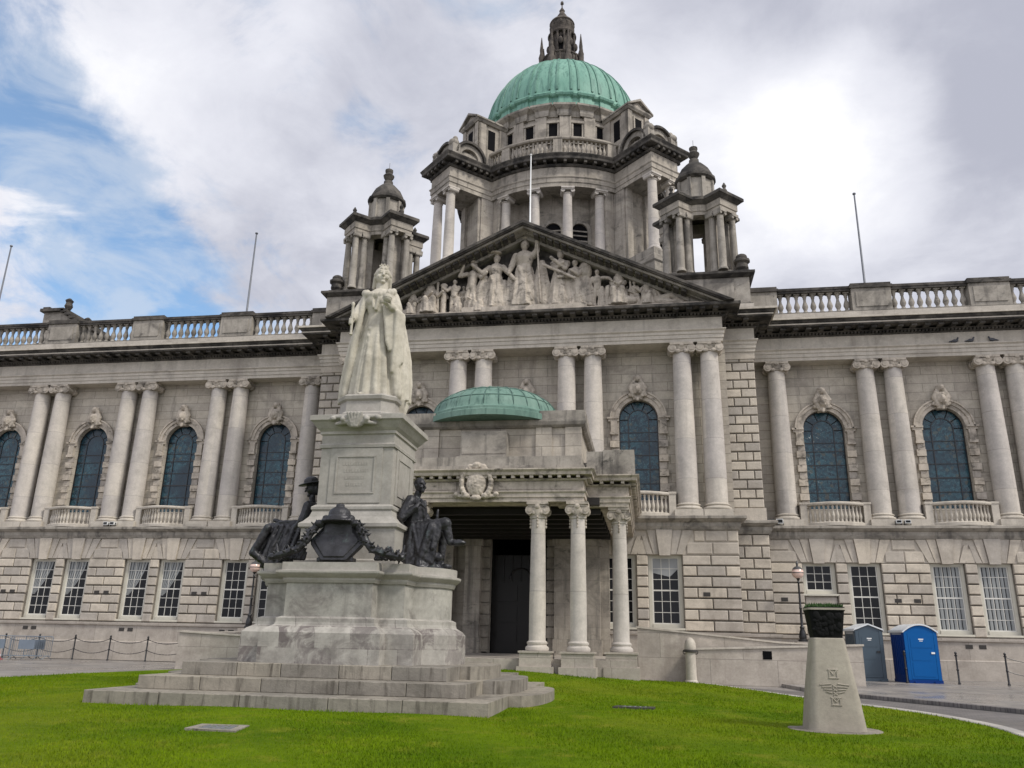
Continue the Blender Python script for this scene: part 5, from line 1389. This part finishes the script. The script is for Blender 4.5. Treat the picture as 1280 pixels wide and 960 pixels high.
# swag of the mantle over the left forearm
for i in range(7):
    u = i/6; x = .62-.30*u
    q.cap((x, -.36-.10*u, 2.52), (.60-.16*u, -.44-.06*u, 1.25+.45*abs(u-.45)), .09, .055)
for i in range(4): q.cap((.74-.02*i, -.2-.08*i, 2.3), (.80-.06*i, -.24-.06*i, 1.0-.1*i), .09, .07)
# dress front panel and hem
for i in range(5): q.ell((-.10, -.545+.02*i, 1.0+.22*i), (.05, .04, .06), 8, 6)
for s in (-1, 1): q.cap((-.10+s*.16, -.60, .1), (-.04+s*.09, -.43, 2.0), .035, .028)
q.ell((-.16, -.60, .03), (.09, .12, .05))
obj('robed_figure', sculpt(q, 'robed_figure', .020, 2, (.22, .022)), 'marble', STA)
STA.scale = (.94, 1, 1)
h = MB()                                                # head and neck
h.cap((0, -.02, 3.02), (.02, -.04, 3.4), .20, .155); h.ell((.02, -.05, 3.57), (.205, .235, .275), 24, 18); h.ell((.02, -.14, 3.47), (.15, .15, .16), 16, 12)
hr = radians(24); 
h.T = Matrix.Translation((.02, -.05, 3.55)) @ Matrix.Rotation(hr, 4, 'Z')
h.cap((0, -.235, .06), (0, -.275, -.045), .022, .04); h.ell((0, -.25, -.05), (.05, .035, .028)); h.ell((0, -.165, .06), (.165, .075, .10)); h.ell((-.075, -.225, .085), (.05, .02, .012)); h.ell((.075, -.225, .085), (.05, .02, .012)); h.ell((-.075, -.228, .04), (.035, .018, .014)); h.ell((.075, -.228, .04), (.035, .018, .014))
for s in (-1, 1): h.ell((s*.095, -.165, -.07), (.08, .06, .07)); h.ell((s*.205, .0, -.01), (.03, .05, .07))
h.ell((0, -.222, -.115), (.055, .025, .014)); h.ell((0, -.215, -.142), (.045, .025, .014)); h.ell((0, -.17, -.21), (.075, .06, .05))
h.ell((0, .06, .08), (.225, .22, .22), 18, 14); h.ell((0, .2, .02), (.15, .13, .14))
h.ell((0, .05, .06), (.235, .22, .24), 20, 16); h.ell((0, .17, -.08), (.20, .13, .30), 16, 12)
for s in (-1, 1): h.cap((s*.05, -.19, .17), (s*.215, -.03, .02), .045, .05); h.cap((s*.20, .02, -.05), (s*.22, .12, -.3), .07, .06)
h.T = Matrix.Identity(4)
obj('head', sculpt(h, 'head', .013, 2), 'marble', STA)
h = MB(Matrix.Translation((.02, -.0, 3.83)) @ Matrix.Rotation(hr, 4, 'Z') @ Matrix.Diagonal((.85, .85, .8, 1))); h.lathe([(.15, -.08), (.16, -.02), (.15, .04), (.12, .06)], 20)
for i in range(8):
    a = 2*pi*i/8; h.ell((.145*cos(a), .145*sin(a), .075), (.028, .028, .04), 8, 6); h.cap((.14*cos(a), .14*sin(a), .05), (.03*cos(a), .03*sin(a), .12), .018, .015)
h.ell((0, 0, .13), (.03, .03, .04)); obj('crown', h, 'marble', STA, smooth=60)

# bronze figures round the pedestal
def bronze(name, mb, voxel, disp=(.12, .03), parent=None, loc=(0, 0, 0)):
    return obj(name, sculpt(mb, name, voxel, 1, disp), 'bronze', parent, loc)
B1 = tag(empty('bronze_figure', (MX+1.3, MY-.1, 3.02)), 'dark bronze seated man in an apron with crossed leg, right side of the pedestal', 'statue')
q = MB()                                                # local: +x is where he faces
q.box(-.25, .30, -.32, .42, 0, .80); q.rings([(-.02, 0, .0, .50, .48, fold(7, 11, .08, .05)), (.0, 0, .5, .38, .42, fold(7, 11, .07, .05, .5)), (0, 0, .85, .33, .38, None)], 40)
q.cap((.02, 0, .85), (.0, -.02, 1.45), .27, .30); q.cap((-.02, -.24, 1.58), (-.02, .22, 1.58), .17, .17)
q.cap((.02, -.03, 1.62), (.08, -.05, 1.85), .10, .09)
q.cap((.10, -.18, .92), (.86, -.26, 1.06), .19, .15); q.cap((.86, -.26, 1.06), (.98, -.20, .62), .13, .09); q.cap((.98, -.20, .62), (1.24, -.26, .60), .075, .07); q.ell((1.20, -.26, .60), (.19, .08, .08))
q.cap((.10, .20, .90), (.72, .22, .88), .18, .14); q.cap((.72, .22, .88), (.66, .2, .12), .12, .09); q.ell((.76, .2, .07), (.2, .1, .08))
for i in range(6): q.cap((.05+.12*i, -.36, .95), (-.05+.13*i, -.44, .15+.06*i), .06, .055)   # apron folds
q.cap((.55, -.38, .98), (.35, -.46, .25), .10, .09)
for i in range(7): q.cap((.08+.11*i, -.34, 1.02-.005*i), (.30+.05*i, -.47+.01*i, .30-.03*i), .075, .05)
q.rings([(.15, -.1, 0, .62, .46, fold(8, 13, .08, .05)), (.2, -.1, .25, .45, .40, fold(8, 13, .08, .05, .6)), (.1, 0, .5, .3, .3, None)], 40); q.cap((.3, -.2, .4), (.75, -.3, .25), .12, .1)
q.cap((-.02, -.34, 1.60), (-.16, -.50, 1.18), .15, .13); q.cap((-.16, -.50, 1.18), (.16, -.46, 1.42), .115, .075); q.cap((.16, -.46, 1.42), (.22, -.40, 1.52), .06, .06)
for i in range(4): q.cap((.20+.02*i, -.42, 1.50+.01*i), (.26+.03*i, -.32, 1.53-.035*i), .025, .02)
q.cap((-.0, .3, 1.58), (.22, .38, 1.18), .14, .12); q.cap((.22, .38, 1.18), (.58, .1, 1.10), .11, .08); q.ell((.62, .06, 1.12), (.08, .07, .07)); q.cap((.55, .0, 1.05), (.60, -.02, 1.42), .05, .03)
q.cap((.22, -.18, 1.65), (.30, -.10, 1.15), .04, .04); q.cap((.24, .06, 1.65), (.30, .0, 1.15), .04, .04)
bronze('seated_body', q, .020, (.10, .035), B1)
q = MB(Matrix.Translation((.12, -.06, 2.02)) @ Matrix.Rotation(radians(52), 4, 'Z'))    # face (local -y) turned towards the viewer's right
q.ell((0, 0, .02), (.125, .155, .18), 18, 14); q.ell((0, -.05, -.06), (.10, .12, .12)); q.ell((0, .03, .07), (.145, .155, .14)); q.cap((0, -.15, .04), (0, -.19, -.03), .016, .028); q.ell((0, -.13, .05), (.10, .04, .022))
q.ell((0, -.125, -.12), (.06, .04, .022)); q.ell((0, -.12, -.15), (.05, .04, .04))
for s in (-1, 1): q.ell((s*.125, .02, 0), (.025, .04, .05)); q.ell((s*.06, -.12, -.05), (.045, .04, .04))
bronze('head', q, .012, None, B1)

B2 = tag(empty('bronze_figure', (MX-1.45, MY+.05, 3.02)), 'dark bronze seated woman in a broad hat and heavy skirt, left side of the pedestal', 'statue')
q = MB()                                                # she faces -x
q.box(-.30, .25, -.3, .3, 0, .75)
q.cap((.02, 0, .85), (.0, 0, 1.42), .25, .25); q.cap((.0, -.22, 1.52), (.0, .22, 1.52), .15, .15); q.cap((0, 0, 1.55), (-.02, 0, 1.86), .085, .08)
q.cap((.0, -.14, .9), (-.95, -.16, .96), .20, .17); q.cap((0, .16, .9), (-.9, .18, .92), .2, .17)
for i in range(9):                                      # skirt spreads down and forward over the ledge
    v = -.5+i*.125; q.cap((-.9-.05*sin(i*1.3), v, .95), (-1.18-.08*sin(i*2.1), v*1.15, .34), .10, .09); q.cap((-1.18-.08*sin(i*2.1), v*1.15, .34), (-.85, v, .08), .10, .08)
q.rings([(-.72, 0, 0, .42, .52, fold(9, 13, .08, .05)), (-.62, 0, .5, .52, .5, fold(9, 13, .08, .05, .6)), (-.55, 0, .95, .45, .36, None)], 44)
for i in range(5): q.cap((-.1-.16*i, -.36, 1.0), (-.3-.16*i, -.50, .2), .06, .06)
q.cap((-.0, -.28, 1.52), (-.06, -.42, 1.12), .12, .10); q.cap((-.06, -.42, 1.12), (-.32, -.34, .92), .09, .06); q.cap((0, .28, 1.52), (-.1, .4, 1.1), .12, .1); q.cap((-.1, .4, 1.1), (-.5, .2, 1.12), .09, .06)
q.ell((-.36, -.32, .94), (.08, .07, .07)); q.cap((-.62, .0, 1.1), (-.95, -.05, 1.2), .07, .05); q.cap((-.7, -.25, 1.12), (-.3, -.15, 1.15), .05, .04)
q.cap((.05, -.1, 1.3), (-.25, -.28, .7), .1, .1)
bronze('seated_body', q, .020, (.10, .035), B2)
q = MB(Matrix.Translation((-.03, -.02, 2.0)) @ Matrix.Rotation(radians(-62), 4, 'Z') @ Matrix.Rotation(radians(14), 4, 'X'))
q.ell((0, 0, .0), (.125, .15, .18), 18, 14); q.ell((0, .09, -.02), (.13, .13, .16)); q.cap((0, -.14, .03), (0, -.18, -.03), .016, .028); q.ell((0, -.13, .04), (.1, .04, .022)); q.ell((0, -.12, -.15), (.05, .04, .04))
q.ell((0, -.04, .14), (.27, .30, .035), 20, 8); q.ell((0, 0, .2), (.18, .19, .13), 16, 10); q.cap((-.2, .1, .15), (.1, .24, .05), .04, .05)
bronze('head', q, .012, None, B2)

B3 = tag(empty('bronze_trophy', (MX+.05, MY-2.0, 3.02)), 'dark bronze shield and helmet with drooping leaf garlands, front of the pedestal', 'sculpture')
q = MB()
SH = [(-.50, .86), (.50, .86), (.56, .55), (.50, .34), (.25, .05), (-.25, .05), (-.50, .34), (-.56, .55)]
q.T = Matrix.Translation((0, -.02, .02)) @ Matrix.Rotation(radians(-17), 4, 'X')
q.xz([(-.34, 1.0), (.34, 1.0), (.64, .55), (.60, .42), (.30, .0), (-.28, .0), (-.60, .42), (-.64, .55)], -.04, .10)
q.xz([(-.26, .90), (.26, .90), (.52, .53), (.48, .44), (.24, .08), (-.22, .08), (-.48, .44), (-.52, .53)], -.075, .0)
q.T = Matrix.Identity(4); q.box(-.34, .34, .10, .34, .7, 1.04)
q.T = Matrix.Identity(4); q.box(-.42, .42, .04, .3, 0, .10)
bronze('shield', q, .016, (.25, .012), B3)
q = MB(); q.ell((0, .10, 1.03), (.40, .32, .07), 24, 8); q.ell((0, .12, 1.10), (.30, .27, .14), 22, 10); q.ell((0, .14, 1.20), (.255, .25, .22), 20, 12); q.lathe([(.07, 1.36), (.10, 1.42), (.10, 1.46), (.05, 1.49)], 14, (0, .14)); q.cap((-.30, -.02, 1.04), (.30, -.02, 1.04), .06, .06)
for s in (-1, 1): q.ell((s*.30, .10, 1.10), (.08, .12, .09)); q.ell((s*.43, .08, .96), (.13, .13, .11), 12, 8)
bronze('helmet', q, .016, (.06, .012), B3)
for s in (-1, 1):
    q = MB(); rg = random.Random(5+s)
    pth = [Vector((s*.48, .08, .92)), Vector((s*.62, .04, .72)), Vector((s*.70, .02, .52)), Vector((s*.88, 0, .30)), Vector((s*1.2, .02, .18)), Vector((s*1.52, .1, .12))]
    if s > 0: pth += [Vector((s*1.45, .3, .14))]
    for a, b in zip(pth, pth[1:]): q.cap(a, b, .085, .095)
    for a, b in zip(pth, pth[1:]):
        for j in range(9):
            p = a.lerp(b, rg.random()); d = Vector((rg.uniform(-1, 1), rg.uniform(-1, .2), rg.uniform(-.4, 1))).normalized()
            q.cap(p+d*.06, p+d*.17, .038, .014)
    for j in range(16):
        p = Vector((s*rg.uniform(.85, 1.5), .25+.1*rg.random(), .1)); d = Vector((rg.uniform(-.6, .6), 0, 1)).normalized(); q.cap(p, p+d*rg.uniform(.15, .42), .05, .02)
    bronze('leaf_garland', q, .014, (.05, .012), B3)

B3.scale = (1.0, 1.0, .88)
# ------------------------------------------------------------------ memorial pillar on the lawn
PIL = tag(empty('memorial_pillar', (8.93, -25.85, -.03)), 'tapering pale stone pillar with a carved emblem and a dark planter on top', 'memorial')
def sqr(a, b, r=.5, n=6):
    P = []
    for k, (cx, cy) in enumerate(((a, b), (-a, b), (-a, -b), (a, -b))):
        rr_ = min(a, b)*r; ox, oy = (cx-math.copysign(rr_, cx), cy-math.copysign(rr_, cy))
        for i in range(n+1):
            t = k*pi/2+pi/2*i/n; P.append((ox+rr_*cos(t), oy+rr_*sin(t)))
    return P
def loft(mb, secs):
    vs = []; m = len(secs[0][0])
    for P, z in secs: vs += [(x, y, z) for x, y in P]
    mb.add(vs, [(i*m+j, i*m+(j+1) % m, (i+1)*m+(j+1) % m, (i+1)*m+j) for i in range(len(secs)-1) for j in range(m)]+[tuple(range(m))[::-1], tuple(range((len(secs)-1)*m, len(secs)*m))])
mb = MB(); loft(mb, [(sqr(.49, .46, .35), -.05), (sqr(.48, .45, .35), .06), (sqr(.415, .39, .32), .6), (sqr(.335, .315, .28), 1.15), (sqr(.265, .25, .25), 1.60), (sqr(.25, .235, .25), 1.615)])
obj('pillar_shaft', mb, 'pillarstone', PIL, smooth=35)
mb = MB()
def on_face(z):
    K = [(-.05, .46), (.06, .45), (.6, .39), (1.15, .315), (1.6, .25)]
    for (z0, a), (z1, b) in zip(K, K[1:]):
        if z <= z1: return -(a+(b-a)*(z-z0)/(z1-z0))-.004
def stroke(x0, z0, x1, z1, w=.012):
    a = Vector((x0, on_face(z0), z0)); b = Vector((x1, on_face(z1), z1)); mb.tube([a, b], w, 5)
for zc, hw, hh in ((1.02, .085, .07), (.58, .085, .06)):
    for sgn in (-1, 1): stroke(-hw, zc+sgn*hh, hw, zc+sgn*hh); stroke(sgn*hw*.75, zc-hh, sgn*hw*.75, zc+hh)
    stroke(-hw*.75, zc+hh, 0, zc-hh*.2); stroke(hw*.75, zc+hh, 0, zc-hh*.2)
for k in range(4):
    for sgn in (-1, 1): stroke(sgn*.05, .80-.05*k+.06, sgn*(.24-.03*k), .72-.035*k+.12); stroke(sgn*.03, .84-.06*k, -sgn*.03, .80-.06*k)
obj('carved_emblem', mb, 'pillarstone', PIL)
mb = MB(); loft(mb, [(sqr(.245, .23, .2), 1.615), (sqr(.30, .285, .2), 2.06), (sqr(.315, .30, .2), 2.08), (sqr(.315, .30, .2), 2.14)]); rg = random.Random(4)
for i in range(46):
    z = rg.uniform(1.68, 2.02); x = rg.uniform(-.22, .22); mb.ell((x, -.235-.055*(z-1.615)/.445, z), (rg.uniform(.02, .06), .014, rg.uniform(.03, .07)), 8, 6)
obj('planter', mb, 'planter_black', PIL, smooth=30)
mb = MB(); loft(mb, [(sqr(.318, .303, .2), 2.09), (sqr(.318, .303, .2), 2.125)]); obj('planter_rim', mb, 'pillarstone', PIL)
mb = MB(); rg = random.Random(9)
for i in range(420):
    x, y = rg.uniform(-.29, .29), rg.uniform(-.27, .27); h = rg.uniform(.02, .10); t = rg.random()*6.3
    mb.add([(x-.02*cos(t), y-.02*sin(t), 2.13), (x+.02*cos(t), y+.02*sin(t), 2.13), (x+rg.uniform(-.03, .03), y+rg.uniform(-.03, .03), 2.13+h)], [(0, 1, 2)])
obj('low_planting', mb, 'planting', PIL)
mb = MB(); mb.lathe([(.78, -.02), (.78, .105), (.76, .112), (.3, .114)], 40); obj('base_disc', mb, 'stepstone', PIL)

# ------------------------------------------------------------------ portable toilets
def toilet(x, y, z, rz, w, d, body, dark, label, arched):
    o = tag(empty('portable_toilet', (x, y, z), None, rz), label, 'toilet'); h = 2.02; W2, D2 = w/2, d/2
    mb = MB(); mb.box(-W2, W2, -D2, D2, .12, h)
    for s in (-1, 1):
        for k in range(7):
            yy = -D2+.12+(d-.24)*k/6; mb.box(min(s*W2, s*(W2+.014)), max(s*W2, s*(W2+.014)), yy-.035, yy+.035, .3, h-.2)
        mb.box(min(s*W2, s*(W2+.03)), max(s*W2, s*(W2+.03)), -D2-.02, -D2+.1, .12, h)
    obj('cabin', mb, dark, o)
    for s in (-1, 1):
        mb = MB()
        for k in range(4): mb.box(min(s*(W2-.01), s*(W2+.02)), max(s*(W2-.01), s*(W2+.02)), -D2+.2, D2-.2, h-.16+.035*k, h-.145+.035*k)
        obj('air_vent', mb, 'roof_plastic', o)
    mb = MB(); top = arc(0, h-.02-.9, 1.08, pi/2-.42, pi/2+.42, 12)
    if arched: gz = [(x_*w/(2*1.08*sin(.42)), h+.20-(1-abs(0))*0-.30*(x_/(1.08*sin(.42)))**2) for x_, _ in top]
    else: gz = [(W2, h-.02), (0, h+.20), (-W2, h-.02)]
    mb.xz([(-W2+.0, .12), (W2, .12)]+gz, -D2-.03, -D2-.002)
    fx = W2-.13; mb.box(-W2, -fx, -D2-.055, -D2-.031, .12, h-.05); mb.box(fx, W2, -D2-.055, -D2-.031, .12, h-.05)
    obj('front_frame', mb, body, o)
    mb = MB(); mb.box(-fx+.01, fx-.01, -D2-.052, -D2-.031, .16, h-.08)
    mb.box(-fx+.10, fx-.10, -D2-.062, -D2-.05, 1.35, 1.75); mb.box(-fx+.10, fx-.10, -D2-.062, -D2-.05, .25, .78); mb.box(-fx+.10, fx-.22, -D2-.060, -D2-.05, .86, 1.28)
    dr = obj('door', mb, body, o)
    mb = MB(); mb.box(fx-.17, fx-.03, -D2-.085, -D2-.05, 1.12, 1.19); obj('handle', mb, 'pole_white' if arched else 'black_iron', o).parent = dr
    mb = MB(); mb.box(-.10, .10, -D2-.066, -D2-.06, 1.66, 1.70); mb.box(-.07, .07, -D2-.066, -D2-.06, 1.60, 1.625); obj('white_sticker', mb, 'pole_white', o).parent = dr
    mb = MB(); n = len(gz)
    a = [(-W2-.06, h-.06)]+[(x_*1.07, z_+.0) for x_, z_ in sorted(gz)]+[(W2+.06, h-.06)]
    mb.xz([(p[0], p[1]+.06) for p in a]+[(p[0], p[1]+.004) for p in a[::-1]], -D2-.09, D2+.05)
    obj('roof', mb, 'roof_plastic', o)
    mb = MB(); mb.box(-W2-.02, W2+.02, -D2-.12, D2+.02, 0, .12)
    for s in (-1, 1): mb.box(s*W2*.6-.08, s*W2*.6+.08, -D2-.2, D2, .0, .06)
    obj('skid_base', mb, dark, o)
    return o
toilet(16.55, -4.35, .10, radians(7), 1.30, 1.3, 'blue_plastic', 'blue_dark_plastic', 'bright blue portable toilet with a rounded white roof beside the hall', True)
toilet(14.74, -3.75, .10, radians(7), 1.10, 1.2, 'slate_plastic', 'slate_plastic', 'dark slate grey portable toilet with a pitched pale roof behind the pillar', False)

# ------------------------------------------------------------------ chain posts and chains
def post_mesh():
    o = empty('chain_post'); mb = MB(); mb.lathe([(.055, 0), (.055, .05), (.036, .08), (.034, 1.05)], 10); obj('shaft', mb, 'black_iron', o, smooth=40)
    mb = MB(); mb.lathe([(.034, 1.05), (.06, 1.07), (.06, 1.10), (.03, 1.12), (.05, 1.16), (.05, 1.19), (.01, 1.24)], 10); obj('finial', mb, 'black_iron', o, smooth=40); mb = MB(); mb.lathe([(.034, .50), (.05, .52), (.05, .56), (.034, .58)], 10); obj('collar', mb, 'black_iron', o, smooth=40)
    return o
LX = [-27.6, -25.62, -23.55, -21.55, -19.45, -17.3]
LLAB = ['black iron chain post at the far left edge of the paving', 'black iron chain post standing behind the metal barrier', 'black iron chain post just right of the metal barrier', 'black iron chain post third from the monument steps, in the left row', 'black iron chain post second from the monument steps, in the left row', 'black iron chain post nearest the monument steps, in the left row']
src = post_mesh(); posts = []
def put_post(p, label, first=False):
    o = src if first else dup(src); o.location = p; tag(o, label, 'post', 'black chain posts in front of the hall'); return o
for i, (x, lb) in enumerate(zip(LX, LLAB)): put_post((x, -1.8, 0), lb, i == 0)
RXP = [(15.86, -5.35), (17.9, -5.0), (19.72, -5.0), (21.7, -5.0)]
for p, lb in zip(RXP, ['black iron chain post leaning close against the blue portable toilet', 'black iron chain post first to the right of the blue portable toilet', 'black iron chain post second to the right of the blue portable toilet', 'black iron chain post third to the right of the blue portable toilet']): put_post((p[0], p[1], .10), lb)
def chain(a, b, label):
    w = tag(empty('chain', a), label, 'chain', 'chains slung between the posts')
    for z in (1.06, .54):
        mb = MB(); A = Vector((0, 0, z)); Bv = Vector(b)-Vector(a)+Vector((0, 0, z)); n = 26
        for i in range(n):
            u0, u1 = i/n, (i+1)/n; f = lambda u: A.lerp(Bv, u)-Vector((0, 0, .20*4*u*(1-u)))
            p, q_ = f(u0), f(u1); e = (q_-p)*.2; mb.cap(p-e, q_+e, .017 if i % 2 else .011, .017 if i % 2 else .011, 5)
        obj('chain_strand', mb, 'black_iron', w)
names_l = ['chain pair hanging at the far left edge', 'chain pair hanging behind the metal barrier', 'chain pair hanging just right of the metal barrier', 'chain pair hanging third from the monument steps', 'chain pair hanging between the two posts nearest the monument steps']
names_l = ['black double chain at the far left edge of the paving', 'black double chain slung behind the metal barrier', 'black double chain slung just right of the metal barrier', 'black double chain in the middle of the left row of posts', 'black double chain between the two posts nearest the monument steps']
for i in range(5): chain((LX[i], -1.8, 0), (LX[i+1], -1.8, 0), names_l[i])
chain((LX[5], -1.8, 0), (-14.2, -2.2, 0), 'black double chain running from the last left post towards the terrace wall')
chain((19.72, -5, .10), (21.7, -5, .10), 'black double chain at the far right edge beyond the blue portable toilet')

# ------------------------------------------------------------------ lamp posts
def lamp(x, y, z, label):
    o = tag(empty('lamp_post', (x, y, z)), label, 'lamp', 'globe lamp posts on the terrace walls')
    mb = MB(); mb.lathe([(.20, 0), (.20, .10), (.15, .14), (.17, .22), (.13, .42), (.09, .55), (.11, .62), (.06, .70), (.052, 1.4), (.075, 1.44), (.05, 1.48), (.038, 2.5), (.06, 2.54), (.035, 2.6), (.07, 2.68), (.10, 2.73)], 14); obj('post', mb, 'black_iron', o, smooth=40)
    mb = MB(); mb.ell((0, 0, 2.96), (.26, .26, .26), 20, 14); obj('lamp_globe', mb, 'lamp_glass', o, smooth=60)
    mb = MB(); mb.lathe([(.23, 3.09), (.19, 3.16), (.12, 3.22), (.05, 3.24), (.04, 3.32), (.06, 3.36), (.01, 3.5)], 18); mb.lathe([(.262, 2.93), (.272, 2.95), (.262, 2.97)], 20); obj('lamp_cap', mb, 'lamp_top', o, smooth=40)
lamp(12.42, -3.0, 1.58, 'black lamp post with a pinkish globe above the terrace wall, right of the porch')
lamp(-13.72, -2.5, 1.70, 'black lamp post with a globe, beside the monument base on the left')

# ------------------------------------------------------------------ flagpoles on the roof
def flagpole(x, y, z0, z1, mat, label, k=1.):
    o = tag(empty('flagpole', (x, y, z0)), label, 'flagpole'); h = z1-z0
    mb = MB(); mb.lathe([(.16*k, 0), (.16*k, .2), (.075*k, .3), (.045*k, h-.05)], 10); obj('pole', mb, mat, o, smooth=40)
    mb = MB(); mb.ell((0, 0, h+.02), (.10*k, .10*k, .08*k), 10, 8); obj('truck', mb, mat, o, smooth=60)
flagpole(18.39, 3, 18.0, 26.75, 'pole_grey', 'thin dark flagpole rising over the right wing')
flagpole(-18.98, 3, 18.0, 26.6, 'pole_grey', 'thin dark flagpole rising over the left wing nearest the left turret')
flagpole(-37.2, 3, 17.0, 26.8, 'pole_grey', 'thin dark flagpole at the far left edge of the sky')
flagpole(-.05, -2.0, 22.0, 27.7, 'pole_white', 'white flagpole rising from the peak of the pediment', .7)

# ------------------------------------------------------------------ crowd barriers, left edge
def barrier(x, y, rz, label):
    o = tag(empty('crowd_barrier', (x, y, 0), None, rz), label, 'barrier', 'metal barriers on the left paving')
    mb = MB(); W_ = 1.75
    mb.tube([(-W_/2, 0, .18), (-W_/2, 0, 1.05), (-W_/2+.06, 0, 1.11), (W_/2-.06, 0, 1.11), (W_/2, 0, 1.05), (W_/2, 0, .18), (-W_/2, 0, .18)], .022, 6); obj('rail_frame', mb, 'galvanised', o)
    mb = MB()
    for i in range(1, 16): xx = -W_/2+W_*i/16; mb.tube([(xx, 0, .18), (xx, 0, 1.1)], .009, 5)
    mb.box(-.42, .42, -.02, -.012, .5, .95); obj('bars', mb, 'galvanised', o)
    for s in (-1, 1): mb = MB(); mb.tube([(s*.65, -.32, .015), (s*.65, 0, .2), (s*.65, .32, .015)], .018, 5); obj('foot', mb, 'galvanised', o)
barrier(-24.85, -3.6, radians(4), 'grey metal crowd barrier with a panel, standing before the chain posts on the left')
barrier(-24.55, -3.15, radians(-9), 'grey metal crowd barrier leaning in behind the panelled one on the left')
barrier(-26.6, -3.5, radians(2), 'grey metal crowd barrier cut off by the left edge of the photo')
o = tag(empty('road_cone', (-25.9, -4.1, 0)), 'small red traffic cone lying low beside the barriers at far left', 'cone')
mb = MB(); mb.box(-.16, .16, -.16, .16, 0, .03); mb.lathe([(.12, .03), (.03, .42)], 12); obj('cone_body', mb, 'red_plastic', o); mb = MB(); mb.lathe([(.096, .16), (.073, .26)], 12); obj('cone_band', mb, 'pole_white', o)

# ------------------------------------------------------------------ floodlights on the string course, pigeons
def flood(x, y, z, label, mat='black_iron', sc=1.):
    o = tag(empty('floodlight', (x, y, z)), label, 'floodlight')
    mb = MB(); mb.box(-.16*sc, .16*sc, -.12, .10, .08, .30*sc); obj('housing', mb, mat, o); mb = MB(); mb.box(-.13*sc, .13*sc, -.13, -.118, .11, .27*sc); obj('lens', mb, 'pane', o)
    mb = MB(); mb.box(-.19*sc, -.165*sc, -.03, .03, 0, .2); mb.box(.165*sc, .19*sc, -.03, .03, 0, .2); mb.box(-.19*sc, .19*sc, -.03, .03, 0, .02); obj('bracket', mb, 'black_iron', o)
flood(11.75, -.75, 6.94, 'black floodlight on the ledge beside the rusticated pier on the right')
flood(12.15, -.8, 6.94, 'white floodlight on the ledge by the single column right of the pier', 'pole_white')
flood(17.55, -.80, 6.94, 'left one of two white floodlights between the paired columns on the right wing', 'pole_white', .8)
flood(17.95, -.80, 6.94, 'right one of two white floodlights between the paired columns on the right wing', 'pole_white', .8)
flood(-23.6, -.80, 6.94, 'left one of two white floodlights between paired columns on the left wing', 'pole_white', .8)
flood(-23.2, -.80, 6.94, 'right one of two white floodlights between paired columns on the left wing', 'pole_white', .8)
for i, (x, lb) in enumerate(((21.32, 'dark pigeon perched on the right wing ledge, leftmost of three'), (22.05, 'dark pigeon perched on the right wing ledge, middle of three'), (23.05, 'dark pigeon perched on the right wing ledge, rightmost of three'))):
    q = MB(); s = -1 if i == 2 else 1
    q.ell((0, 0, .12), (.15, .08, .085), 12, 8); q.cap((s*.10, 0, .15), (s*.14, 0, .25), .05, .04); q.ell((s*.15, 0, .27), (.045, .04, .04), 8, 6); q.cap((s*.18, 0, .27), (s*.22, 0, .265), .012, .006, 6); q.cap((-s*.1, 0, .12), (-s*.27, 0, .08), .05, .03)
    for t in (-.03, .03): q.cap((0, t, 0), (.01, t, .07), .01, .014, 6)
    tag(obj('pigeon', sculpt(q, 'pigeon', .012, 1), 'pigeon_feather', None, (x, -.56, 16.02)), lb, 'pigeon', 'pigeons on the ledge')
